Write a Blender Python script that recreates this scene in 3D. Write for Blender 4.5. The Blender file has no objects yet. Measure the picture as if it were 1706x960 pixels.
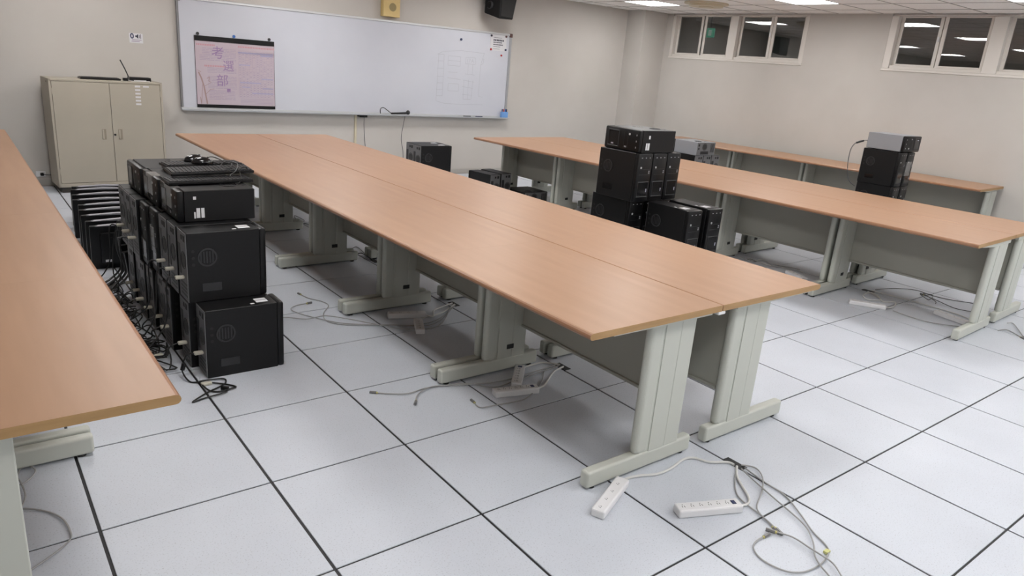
import bpy, bmesh, math, random
from mathutils import Matrix, Vector, Euler
R = math.radians
random.seed(7)
SC = bpy.context.scene
COL = SC.collection

# ------------------------------------------------------------------ camera, world, exposure
cam_d = bpy.data.cameras.new('camera')
cam = bpy.data.objects.new('camera', cam_d); COL.objects.link(cam)
cam.location = (-0.2555, -2.4754, 1.660)
cam.rotation_euler = (1.2669, -0.0807, -0.6528)
cam_d.sensor_fit = 'HORIZONTAL'; cam_d.sensor_width = 36.0
cam_d.lens = 36.0 * 1194.0 / 1706.0
cam_d.clip_start = 0.05; cam_d.clip_end = 100
SC.camera = cam
world = bpy.data.worlds.new('world'); SC.world = world; world.use_nodes = True
world.node_tree.nodes['Background'].inputs[0].default_value = (0.02, 0.022, 0.026, 1)
world.node_tree.nodes['Background'].inputs[1].default_value = 0.3
SC.view_settings.view_transform = 'Standard'
SC.view_settings.look = 'None'
SC.view_settings.exposure = 0.0
SC.view_settings.gamma = 1.0
SC.view_settings.use_curve_mapping = False
PANEL_STRENGTH = 23.0          # every LED ceiling panel
PANEL_COLOR = (1.0, 0.985, 0.97)

# room extents
XL, XR, YF, YB, ZC = -1.75, 9.63, -8.3, 6.62, 2.67

# ------------------------------------------------------------------ materials
MATS = {}
def mat(name, col, rough=0.5, metal=0.0, spec=0.5, emit=None, es=0.0):
    if name in MATS: return MATS[name]
    m = bpy.data.materials.new(name); m.use_nodes = True
    b = m.node_tree.nodes['Principled BSDF']
    b.inputs['Base Color'].default_value = (*col, 1)
    b.inputs['Roughness'].default_value = rough
    b.inputs['Metallic'].default_value = metal
    b.inputs['Specular IOR Level'].default_value = spec
    if emit:
        b.inputs['Emission Color'].default_value = (*emit, 1); b.inputs['Emission Strength'].default_value = es
    MATS[name] = m
    return m
def tex(m, scale=(1,1,1), nscale=5.0, detail=4.0, c0=None, c1=None, lo=0.35, hi=0.65, bump=0.0, bscale=None, rough=None, obj=True, bdist=0.01):
    """noise-mixed colour (+ optional bump) on a principled material"""
    nt = m.node_tree; N = nt.nodes; L = nt.links; b = N['Principled BSDF']
    tc = N.new('ShaderNodeTexCoord'); mp = N.new('ShaderNodeMapping'); mp.inputs['Scale'].default_value = scale
    L.new(tc.outputs['Object'], mp.inputs['Vector'])
    nz = N.new('ShaderNodeTexNoise'); nz.inputs['Scale'].default_value = nscale; nz.inputs['Detail'].default_value = detail
    L.new(mp.outputs[0], nz.inputs['Vector'])
    if c0:
        cr = N.new('ShaderNodeValToRGB'); cr.color_ramp.elements[0].position = lo; cr.color_ramp.elements[1].position = hi
        cr.color_ramp.elements[0].color = (*c0, 1); cr.color_ramp.elements[1].color = (*c1, 1)
        L.new(nz.outputs['Fac'], cr.inputs['Fac']); L.new(cr.outputs['Color'], b.inputs['Base Color'])
    if bump:
        n2 = nz
        if bscale:
            n2 = N.new('ShaderNodeTexNoise'); n2.inputs['Scale'].default_value = bscale; n2.inputs['Detail'].default_value = 3
            L.new(mp.outputs[0], n2.inputs['Vector'])
        bp = N.new('ShaderNodeBump'); bp.inputs['Strength'].default_value = bump; bp.inputs['Distance'].default_value = bdist
        L.new(n2.outputs['Fac'], bp.inputs['Height']); L.new(bp.outputs[0], b.inputs['Normal'])
    return m

# painted walls: warm cream emulsion, faint mottling
WALL = tex(mat('wall_paint', (0.60, 0.555, 0.495), 0.75, spec=0.25), nscale=1.3, c0=(0.510, 0.484, 0.450), c1=(0.545, 0.518, 0.486), bump=0.12, bscale=180, bdist=0.002)
CEIL = tex(mat('ceiling_tile', (0.62, 0.60, 0.57), 0.9, spec=0.1), nscale=60, c0=(0.87, 0.85, 0.825), c1=(0.93, 0.91, 0.885), bump=0.15, bscale=120, bdist=0.002)
CGRID = mat('ceiling_grid', (0.16, 0.15, 0.14), 0.6)
JOINT = mat('floor_joint_black', (0.012, 0.012, 0.014), 0.6)
BASEB = mat('baseboard_vinyl', (0.42, 0.40, 0.37), 0.5)
DARKB = mat('dark_plinth', (0.04, 0.036, 0.03), 0.5)
# raised-floor tile: white laminate with fine grey specks
def floor_mat():
    m = mat('floor_tile_laminate', (0.6, 0.6, 0.62), 0.40, spec=0.28)
    nt = m.node_tree; N = nt.nodes; L = nt.links; b = N['Principled BSDF']
    tc = N.new('ShaderNodeTexCoord'); g = N.new('ShaderNodeNewGeometry')
    n1 = N.new('ShaderNodeTexNoise'); n1.inputs['Scale'].default_value = 170; n1.inputs['Detail'].default_value = 2.5
    L.new(g.outputs['Position'], n1.inputs['Vector'])
    r1 = N.new('ShaderNodeValToRGB'); r1.color_ramp.elements[0].position = 0.28; r1.color_ramp.elements[1].position = 0.42
    r1.color_ramp.elements[0].color = (0.41, 0.43, 0.465, 1); r1.color_ramp.elements[1].color = (0.565, 0.595, 0.65, 1)
    L.new(n1.outputs['Fac'], r1.inputs['Fac'])
    n2 = N.new('ShaderNodeTexNoise'); n2.inputs['Scale'].default_value = 2.2; n2.inputs['Detail'].default_value = 3
    L.new(g.outputs['Position'], n2.inputs['Vector'])
    r2 = N.new('ShaderNodeValToRGB'); r2.color_ramp.elements[0].position = 0.3; r2.color_ramp.elements[1].position = 0.7
    r2.color_ramp.elements[0].color = (0.93, 0.93, 0.93, 1); r2.color_ramp.elements[1].color = (1, 1, 1, 1)
    L.new(n2.outputs['Fac'], r2.inputs['Fac'])
    mx = N.new('ShaderNodeMixRGB'); mx.blend_type = 'MULTIPLY'; mx.inputs[0].default_value = 1.0
    L.new(r1.outputs[0], mx.inputs[1]); L.new(r2.outputs[0], mx.inputs[2]); L.new(mx.outputs[0], b.inputs['Base Color'])
    return m
FLOOR = floor_mat()
# beech laminate, grain along the table length (object Y)
WOOD = tex(mat('beech_laminate', (0.40, 0.25, 0.16), 0.38, spec=0.36), scale=(16, 1.4, 16), nscale=1.3, detail=5, c0=(0.362, 0.210, 0.124), c1=(0.402, 0.238, 0.144), lo=0.25, hi=0.75)
WOODEDGE = tex(mat('beech_edge_band', (0.42, 0.26, 0.11), 0.5), scale=(3, 30, 30), nscale=1.5, c0=(0.34, 0.20, 0.082), c1=(0.40, 0.245, 0.105))
WOODNOSE = mat('beech_bullnose', (0.31, 0.155, 0.082), 0.34)
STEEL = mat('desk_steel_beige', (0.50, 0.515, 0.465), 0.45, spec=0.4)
STEELD = mat('desk_panel_beige_shaded', (0.36, 0.36, 0.315), 0.55, spec=0.3)  # modesty panels: leg beige with the under-desk shade put into its colour
SLOT = mat('black_slot', (0.008, 0.008, 0.008), 0.6)
GLIDE = mat('black_glide', (0.015, 0.015, 0.015), 0.6)
CABM = tex(mat('cabinet_steel', (0.36, 0.325, 0.265), 0.5, spec=0.4), nscale=2, c0=(0.40, 0.365, 0.30), c1=(0.43, 0.39, 0.32))
CABH = mat('cabinet_handle', (0.28, 0.245, 0.19), 0.5)
BLK = mat('pc_black_plastic', (0.0042, 0.0042, 0.0048), 0.36, spec=0.3)
BLKM = tex(mat('pc_black_steel', (0.006, 0.006, 0.006), 0.45, spec=0.3), nscale=200, c0=(0.0042, 0.0042, 0.0048), c1=(0.0062, 0.0062, 0.0068))
BLKG = mat('gloss_black', (0.006, 0.006, 0.007), 0.12, spec=0.6)
DGREY = mat('dark_grey_plastic', (0.018, 0.018, 0.020), 0.42)
GREYM = mat('back_plate_zinc', (0.17, 0.17, 0.175), 0.45, metal=0.3)
SILV = mat('silver_case_steel', (0.34, 0.355, 0.38), 0.42, metal=0.35)
FANM = mat('fan_dark', (0.03, 0.03, 0.03), 0.5)
IVORY = mat('ivory_plug', (0.50, 0.48, 0.40), 0.5)
WHITE = mat('white_plastic', (0.72, 0.72, 0.73), 0.35)
PAPER = mat('paper_white', (0.66, 0.66, 0.68), 0.7)
BLUE = mat('blue_plastic', (0.04, 0.14, 0.45), 0.4)
LBLUE = mat('light_blue_plastic', (0.16, 0.34, 0.68), 0.4)
RED = mat('red_plastic', (0.45, 0.03, 0.03), 0.4)
NAVY = mat('navy_plastic', (0.02, 0.03, 0.09), 0.4)
BROWNM = mat('brown_plastic', (0.10, 0.045, 0.04), 0.5)
CORDB = mat('cord_black', (0.008, 0.008, 0.008), 0.5)
CORDG = mat('cord_grey', (0.34, 0.34, 0.335), 0.5)
CORDD = mat('cord_dark_grey', (0.10, 0.10, 0.105), 0.5)
CORDW = mat('cord_white', (0.62, 0.62, 0.60), 0.45)
ALU = mat('aluminium', (0.60, 0.61, 0.62), 0.35, metal=0.6)
ALUD = mat('aluminium_dark', (0.25, 0.25, 0.26), 0.4, metal=0.6)
WBS = tex(mat('whiteboard_enamel', (0.70, 0.71, 0.75), 0.28, spec=0.5), nscale=1.1, c0=(0.545, 0.56, 0.62), c1=(0.58, 0.595, 0.65))
MARK = mat('faint_marker_ink', (0.43, 0.44, 0.485), 0.6)
PINK = tex(mat('poster_pink', (0.60, 0.44, 0.49), 0.6), nscale=2.5, c0=(0.50, 0.415, 0.46), c1=(0.52, 0.45, 0.50))
INKP = mat('ink_purple', (0.30, 0.20, 0.36), 0.7)
INKPL = mat('ink_pale_purple', (0.40, 0.335, 0.43), 0.7)
INKR = mat('ink_red', (0.55, 0.27, 0.30), 0.7)
INKB = mat('ink_blue', (0.40, 0.38, 0.55), 0.7)
INKBR = mat('ink_brown', (0.36, 0.25, 0.24), 0.7)
INKK = mat('ink_black', (0.03, 0.03, 0.05), 0.7)
YELL = tex(mat('cream_yellow_wood', (0.60, 0.44, 0.18), 0.5), nscale=3, c0=(0.58, 0.42, 0.17), c1=(0.66, 0.50, 0.22))
YELLD = mat('speaker_cloth_olive', (0.30, 0.24, 0.12), 0.8)
FRAMEW = mat('window_frame_cream', (0.68, 0.645, 0.60), 0.45)
LAMP = mat('led_diffuser', (0.9, 0.9, 0.9), 0.5, emit=PANEL_COLOR, es=PANEL_STRENGTH)
EXITG = mat('exit_sign_green', (0.02, 0.3, 0.18), 0.5, emit=(0.04, 0.55, 0.34), es=0.3)
FILM = mat('clear_film', (0.11, 0.11, 0.11), 0.2, spec=0.9)
DARKROOM = mat('corridor_wall', (0.72, 0.70, 0.69), 0.8)
def glass_mat():
    m = bpy.data.materials.new('window_glass'); m.use_nodes = True
    nt = m.node_tree; N = nt.nodes; L = nt.links; N.remove(N['Principled BSDF'])
    out = N['Material Output']
    t = N.new('ShaderNodeBsdfTransparent'); t.inputs[0].default_value = (0.80, 0.83, 0.83, 1)
    g = N.new('ShaderNodeBsdfGlossy'); g.inputs['Roughness'].default_value = 0.01
    fr = N.new('ShaderNodeFresnel'); fr.inputs[0].default_value = 2.6
    ge = N.new('ShaderNodeNewGeometry'); iv = N.new('ShaderNodeMath'); iv.operation = 'SUBTRACT'; iv.inputs[0].default_value = 1.0
    ml = N.new('ShaderNodeMath'); ml.operation = 'MULTIPLY'      # reflect only on the outer skin of the pane
    L.new(ge.outputs['Backfacing'], iv.inputs[1]); L.new(iv.outputs[0], ml.inputs[0]); L.new(fr.outputs[0], ml.inputs[1])
    mx = N.new('ShaderNodeMixShader')
    L.new(ml.outputs[0], mx.inputs[0]); L.new(t.outputs[0], mx.inputs[1]); L.new(g.outputs[0], mx.inputs[2]); L.new(mx.outputs[0], out.inputs[0])
    return m
GLASS = glass_mat()

# ------------------------------------------------------------------ mesh helpers
def box(bm, x0, x1, y0, y1, z0, z1, bev=0.0, seg=1, mi=0):
    vs = [bm.verts.new((x, y, z)) for z in (z0, z1) for y in (y0, y1) for x in (x0, x1)]
    fs = [bm.faces.new([vs[i] for i in q]) for q in ((0,2,3,1),(4,5,7,6),(0,1,5,4),(2,6,7,3),(0,4,6,2),(1,3,7,5))]
    for f in fs: f.material_index = mi
    if bev > 0:
        es = list({e for f in fs for e in f.edges})
        r = bmesh.ops.bevel(bm, geom=es, offset=bev, segments=seg, affect='EDGES', profile=0.5)
        for f in r['faces']: f.material_index = mi
    return fs
def prism(bm, pts, axis, a0, a1, mi=0, cap_mi=None):
    """closed 2-D outline extruded along an axis ('x': pts are (y,z); 'y': (x,z); 'z': (x,y))"""
    def P(p, a):
        return {'x': (a, p[0], p[1]), 'y': (p[0], a, p[1]), 'z': (p[0], p[1], a)}[axis]
    A = [bm.verts.new(P(p, a0)) for p in pts]; B = [bm.verts.new(P(p, a1)) for p in pts]
    n = len(pts); fs = []
    for i in range(n):
        fs.append(bm.faces.new((A[i], A[(i+1) % n], B[(i+1) % n], B[i]))); fs[-1].material_index = mi
    c1 = bm.faces.new(A[::-1]); c2 = bm.faces.new(B)
    for c in (c1, c2): c.material_index = mi if cap_mi is None else cap_mi
    return fs
def disc(bm, c, r, axis, a0, a1, n=20, mi=0, cap_mi=None):
    pts = [(c[0] + r*math.cos(2*math.pi*i/n), c[1] + r*math.sin(2*math.pi*i/n)) for i in range(n)]
    prism(bm, pts, axis, a0, a1, mi, cap_mi)
def ring(bm, c, r0, r1, axis, a0, a1, n=24, mi=0):
    def P(r, i, a):
        p = (c[0] + r*math.cos(2*math.pi*i/n), c[1] + r*math.sin(2*math.pi*i/n))
        return {'x': (a, p[0], p[1]), 'y': (p[0], a, p[1]), 'z': (p[0], p[1], a)}[axis]
    V = [[bm.verts.new(P(r, i, a)) for i in range(n)] for r, a in ((r0, a0), (r1, a0), (r1, a1), (r0, a1))]
    for k in range(4):
        for i in range(n):
            bm.faces.new((V[k][i], V[k][(i+1) % n], V[(k+1) % 4][(i+1) % n], V[(k+1) % 4][i])).material_index = mi
def smooth_path(pts, sub=5):
    P = [Vector(p) for p in pts]
    if len(P) < 3: return P
    out = []
    for i in range(len(P)-1):
        p0 = P[max(i-1, 0)]; p1 = P[i]; p2 = P[i+1]; p3 = P[min(i+2, len(P)-1)]
        for k in range(sub):
            t = k/sub
            out.append(0.5*((2*p1) + (p2-p0)*t + (2*p0-5*p1+4*p2-p3)*t*t + (3*p1-p0-3*p2+p3)*t**3))
    out.append(P[-1]); return out
def tube(bm, pts, r, n=6, sub=5):
    P = smooth_path(pts, sub); rings = []
    up = Vector((0, 0, 1)); prev = None
    for i, p in enumerate(P):
        t = (P[min(i+1, len(P)-1)] - P[max(i-1, 0)])
        if t.length < 1e-9: t = Vector((1, 0, 0))
        t.normalize()
        if prev is None:
            a = t.cross(up)
            if a.length < 1e-3: a = t.cross(Vector((1, 0, 0)))
        else:
            a = prev - t*prev.dot(t)
            if a.length < 1e-5: a = t.cross(up)
        a.normalize(); b = t.cross(a); prev = a
        rings.append([bm.verts.new(p + (a*math.cos(2*math.pi*k/n) + b*math.sin(2*math.pi*k/n))*r) for k in range(n)])
    for i in range(len(rings)-1):
        for k in range(n):
            bm.faces.new((rings[i][k], rings[i][(k+1) % n], rings[i+1][(k+1) % n], rings[i+1][k]))
    bm.faces.new(rings[0][::-1]); bm.faces.new(rings[-1])
def mesh(name, bm, *mats, smooth=False):
    bmesh.ops.recalc_face_normals(bm, faces=bm.faces)
    me = bpy.data.meshes.new(name); bm.to_mesh(me); bm.free()
    for m in mats: me.materials.append(m)
    if smooth:
        for p in me.polygons: p.use_smooth = True
        try: me.set_sharp_from_angle(angle=R(40))
        except Exception: pass
    return me
def link(name, me, parent=None, loc=None, rot=None):
    o = bpy.data.objects.new(name, me); COL.objects.link(o)
    if parent: o.parent = parent
    if loc is not None: o.location = loc
    if rot is not None: o.rotation_euler = rot
    return o
def obj(name, bm, m, parent=None, loc=None, rot=None, smooth=False):
    ms = m if isinstance(m, (list, tuple)) else [m]
    return link(name, mesh(name, bm, *ms, smooth=smooth), parent, loc, rot)
def bx(name, m, parent, x0, x1, y0, y1, z0, z1, bev=0.0, seg=1):
    bm = bmesh.new(); box(bm, x0, x1, y0, y1, z0, z1, bev, seg); return obj(name, bm, m, parent)
def tag(o, label, cat, group=None):
    o['label'] = label; o['category'] = cat
    if group: o['group'] = group
    return o
def struct(o):
    o['kind'] = 'structure'; return o
def thing(name, label, cat, loc=(0, 0, 0), rot=(0, 0, 0), group=None):
    o = bpy.data.objects.new(name, None); COL.objects.link(o); o.empty_display_size = 0.1
    o.location = loc; o.rotation_euler = rot
    return tag(o, label, cat, group)
def copy_tree(src, parent=None):
    c = src.copy(); COL.objects.link(c); c.parent = parent
    for ch in src.children: copy_tree(ch, c)
    return c
def drop_tree(src):
    for ch in list(src.children): drop_tree(ch)
    bpy.data.objects.remove(src)
def text_mesh(s, size, name, bold=0.0):
    cu = bpy.data.curves.new(name, 'FONT'); cu.body = s; cu.size = size; cu.align_x = 'CENTER'; cu.align_y = 'CENTER'; cu.resolution_u = 3; cu.offset = bold
    o = bpy.data.objects.new(name, cu); COL.objects.link(o)
    bpy.context.view_layer.update()
    dg = bpy.context.evaluated_depsgraph_get()
    me = bpy.data.meshes.new_from_object(o.evaluated_get(dg))
    bpy.data.objects.remove(o); bpy.data.curves.remove(cu)
    return me
def wall_text(s, size, m, parent, x, y, z, name='lettering', tilt=0.0, bold=0.0):
    me = text_mesh(s, size, name, bold); me.materials.clear(); me.materials.append(m)
    return link(name, me, parent, (x, y, z), (R(90), tilt, 0))
NUM = ['first', 'second', 'third', 'fourth', 'fifth', 'sixth', 'seventh', 'eighth', 'ninth', 'tenth', 'eleventh', 'twelfth', 'thirteenth', 'fourteenth', 'fifteenth', 'sixteenth']

# ================================================================== THE ROOM
# ---- floor: black joint bed, one object per tile
bm = bmesh.new(); box(bm, XL, XR, YF, YB, -0.06, -0.004)
floor = struct(obj('floor', bm, JOINT))
P = 0.6
tcache = {}
def tile_mesh(w, d):
    k = (round(w, 3), round(d, 3))
    if k not in tcache:
        b = bmesh.new(); box(b, 0, w, 0, d, -0.01, 0.0, 0.0012); tcache[k] = mesh('floor_tile', b, FLOOR)
    return tcache[k]
gx, gy = 0.0055, 0.0045      # half joints
for d in range(-2, 17):
    for c in range(-3, 12):
        x0, x1 = max(d*P + gx, XL), min((d+1)*P - gx, XR); y0, y1 = c*P + gy, min((c+1)*P - gy, YB)
        if x1 - x0 < 0.02 or y1 - y0 < 0.02: continue
        link('floor_tile', tile_mesh(x1-x0, y1-y0), floor, (x0, y0, 0))
bm = bmesh.new()
for d in range(-3, 17):
    for c in range(-14, 12):
        if c >= -3 and d >= -2: continue
        x0, x1 = max(d*P + gx, XL), min((d+1)*P - gx, XR); y0, y1 = max(c*P + gy, YF), min((c+1)*P - gy, YB)
        if x1 - x0 > 0.02 and y1 - y0 > 0.02: box(bm, x0, x1, y0, y1, -0.01, 0.0)
o = obj('outer_tiles', bm, FLOOR, floor); o['kind'] = 'stuff'
# black rubber cable outlets cut into tile corners
for cx, cy, w, d in ((2.415, -0.885, 0.045, 0.105), (2.425, 0.325, 0.045, 0.10), (2.45, 1.525, 0.045, 0.10), (6.03, 0.32, 0.05, 0.10), (5.90, 1.43, 0.05, 0.10), (2.44, 2.72, 0.045, 0.10)):
    bx('cable_outlet', JOINT, floor, cx-w/2, cx+w/2, cy-d/2, cy+d/2, -0.004, 0.0015)

# ---- walls
def wall(name, x0, x1, y0, y1, z0=-0.06, z1=ZC+0.1, m=WALL):
    b = bmesh.new(); box(b, x0, x1, y0, y1, z0, z1); return struct(obj(name, b, m))
wall('wall_back', XL-0.1, XR+0.1, YB, YB+0.12)
wall('wall_left', XL-0.12, XL, YF, YB)
wall('wall_front', XL-0.1, XR+0.1, YF-0.12, YF)
wall('wall_column', 9.07, XR-0.0005, 6.226, YB-0.0005, 0.0, ZC-0.001)
# right wall with two window openings (y ranges)
W1 = (3.60, 6.10); W2 = (-0.25, 2.44); WZ0, WZ1 = 1.965, ZC
wr = bmesh.new(); T = 0.16
box(wr, XR, XR+T, YF, YB, -0.06, WZ0)
for a, b_ in ((YF, W2[0]), (W2[1], W1[0]), (W1[1], YB)): box(wr, XR, XR+T, a, b_, WZ0, ZC+0.1)
struct(obj('wall_right', wr, WALL))
# baseboards
struct(bx('baseboard_back', BASEB, None, XL, 9.07, YB-0.008, YB, 0, 0.07))
struct(bx('baseboard_right', BASEB, None, XR-0.008, XR, YF, 6.226, 0, 0.07))
# dark corridor beyond the windows, with a green exit sign
cor = bmesh.new()
box(cor, 12.2, 12.3, YF, 9.0, 0.0, 3.2); box(cor, XR+T, 12.3, 9.0, 9.1, 0.0, 3.2); box(cor, XR+T, 12.3, YF-0.1, YF, 0.0, 3.2)
box(cor, XR+T, 12.3, YF, 9.0, 3.1, 3.2); box(cor, XR+T, 12.3, YF, 9.0, -0.06, 0.0); box(cor, XR+T-0.04, XR+T, YB, 9.0, 0.0, 3.2)
box(cor, XR+0.01, XR+T, YF, 9.0, ZC+0.1, 3.2)
struct(obj('wall_corridor', cor, DARKROOM))
ex = thing('exit_sign', 'small lit green exit sign seen through the high window pane', 'sign', (11.0, 6.385, 2.33))
bx('sign_face', EXITG, ex, -0.02, 0.02, -0.10, 0.10, 0.07, 0.23, 0.008)
bx('pictogram', mat('exit_white', (0.6, 0.75, 0.68), 0.5, emit=(0.5, 0.8, 0.65), es=0.2), ex, -0.023, -0.0195, -0.05, 0.02, 0.10, 0.20)
bx('hanger', ALUD, ex, -0.008, 0.008, -0.01, 0.01, 0.24, 0.77)

def window(name, ya, yb, panes, mull, jamb):
    """aluminium window band in the right wall: frame, sliding sashes with panes, mullions"""
    w = bpy.data.objects.new(name, None); COL.objects.link(w); w['kind'] = 'structure'
    w.location = (XR, ya, WZ0)
    L = yb - ya; Hh = WZ1 - WZ0
    def p(nm, x0, x1, y0, y1, z0, z1, m=FRAMEW, bev=0.004): return bx(nm, m, w, x0, x1, y0-ya, y1-ya, z0-WZ0, z1-WZ0, bev)
    p('window_sill', -0.012, T, ya, yb, WZ0, WZ0+0.03)
    p('window_frame', 0.02, 0.12, ya, yb, WZ0+0.03, WZ0+0.07); p('window_frame', 0.02, 0.12, ya, yb, WZ1-0.03, WZ1-0.001)
    p('window_jamb', 0.0, 0.13, ya, ya+0.055, WZ0+0.03, WZ1-0.03); p('window_jamb', 0.0, 0.13, yb-jamb, yb, WZ0+0.03, WZ1-0.03)
    for m0, m1 in mull: p('mullion', 0.0, 0.13, m0, m1, WZ0+0.03, WZ1-0.03)
    for i, (y0, y1) in enumerate(panes):
        dx = 0.05 if i % 2 else 0.075
        s = bmesh.new(); fw = 0.045; z0, z1 = WZ0+0.065, WZ1-0.025
        for a in ((y0-fw, y0, z0, z1), (y1, y1+fw, z0, z1), (y0, y1, z0, z0+0.03), (y0, y1, z1-0.02, z1)):
            box(s, dx, dx+0.024, a[0]-ya, a[1]-ya, a[2]-WZ0, a[3]-WZ0, 0.002)
        so = obj('sash', s, FRAMEW, w)
        bx('pane', GLASS, so, dx+0.009, dx+0.015, y0-ya, y1-ya, z0+0.03-WZ0, z1-0.02-WZ0)
        if i % 2 == 0:
            bx('latch', WHITE, so, dx-0.012, dx, y0-0.034-ya, y0-0.012-ya, 0.38, 0.44, 0.003)
    return w
window('window_1', W1[0], W1[1], [(5.565, 6.0), (4.985, 5.43), (4.27, 4.75), (3.705, 4.16)], [(4.80, 4.935)], 0.06)
window('window_2', W2[0], W2[1], [(1.863, 2.305), (1.287, 1.757), (0.605, 1.035), (0.045, 0.485)], [(1.08, 1.24), (-0.2, -0.005)], 0.09)

# ---- ceiling: grid bed + tiles (visible ones single), LED panels
ceil_bm = bmesh.new(); box(ceil_bm, XL, XR, YF, YB, ZC+0.02, ZC+0.1)
ceiling = struct(obj('ceiling', ceil_bm, CGRID))
CP = 0.62; CX0, CY0 = 7.945 - 16*0.62, 5.05 - 22*0.62
LIGHTS = [(7.945 - 4*CP*i + 0.0, 5.05 - 4*CP*j) for i in range(4) for j in range(6)]
def is_light(x, y): return any(abs(x-a) < 0.1 and abs(y-b) < 0.1 for a, b in LIGHTS)
ct = {}
rest = bmesh.new()
for i in range(0, 20):
    for j in range(0, 26):
        x, y = CX0 + i*CP, CY0 + j*CP
        if is_light(x, y): continue
        x0, x1, y0, y1 = max(x+0.0065, XL), min(x+CP-0.0065, XR), max(y+0.0065, YF), min(y+CP-0.0065, YB)
        if x1-x0 < 0.02 or y1-y0 < 0.02: continue
        if x >= 5.4 and y > 0.0:
            k = (round(x1-x0, 3), round(y1-y0, 3))
            if k not in ct:
                b = bmesh.new(); box(b, 0, k[0], 0, k[1], 0, 0.025, 0.003); ct[k] = mesh('ceiling_tile', b, CEIL)
            link('ceiling_tile', ct[k], ceiling, (x0, y0, ZC))
        else: box(rest, x0, x1, y0, y1, ZC, ZC+0.025)
o = obj('outer_ceiling_tiles', rest, CEIL, ceiling); o['kind'] = 'stuff'
BAR = mat('ceiling_bar', (0.34, 0.32, 0.30), 0.6)
for i in range(0, 20):
    x = CX0 + i*CP
    if XL < x-0.006 and x+0.006 < XR: bx('grid_bar', BAR, ceiling, x-0.006, x+0.006, YF, YB, ZC-0.003, ZC+0.021)
for j in range(0, 26):
    y = CY0 + j*CP
    if YF < y-0.006 and y+0.006 < YB: bx('grid_bar', BAR, ceiling, XL, XR, y-0.006, y+0.006, ZC-0.0026, ZC+0.0205)
fb = bmesh.new(); s = CP
for a in ((0.007, s-0.007, 0.007, 0.02), (0.007, s-0.007, s-0.02, s-0.007), (0.007, 0.02, 0.02, s-0.02), (s-0.02, s-0.007, 0.02, s-0.02)): box(fb, *a, 0, 0.02)
fme = mesh('frame', fb, WHITE)
db = bmesh.new(); box(db, 0.021, s-0.021, 0.021, s-0.021, 0.006, 0.016); dme = mesh('diffuser', db, LAMP)
def light_label(i, j):
    if i == 0 and j == 0: return 'square lit LED ceiling panel nearest the corner column, left of the high windows'
    if i == 0 and j == 1: return 'square lit LED ceiling panel between the two high windows, second from the column'
    return 'square LED ceiling panel, %s from window wall, %s from whiteboard wall' % (NUM[i], NUM[j])
for i in range(4):
    for j in range(6):
        x, y = LIGHTS[i*6+j]
        t = thing('ceiling_light', light_label(i, j), 'ceiling light', (x, y, ZC), group='LED ceiling panels')
        link('frame', fme, t); link('diffuser', dme, t)
# round ceiling diffuser
t = thing('ceiling_diffuser', 'round pale yellow ceiling diffuser between two lit panels', 'ceiling vent', (8.28, 4.38, ZC))
b = bmesh.new(); disc(b, (0, 0), 0.30, 'z', -0.02, 0.0, 36); DIFF = mat('diffuser_cream', (0.62, 0.55, 0.40), 0.5); obj('base_ring', b, DIFF, t)
b = bmesh.new(); disc(b, (0, 0), 0.23, 'z', -0.05, -0.02, 36); obj('cone', b, DIFF, t)
b = bmesh.new(); disc(b, (0, 0), 0.10, 'z', -0.06, -0.05, 24); obj('centre_cap', b, DIFF, t)

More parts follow.
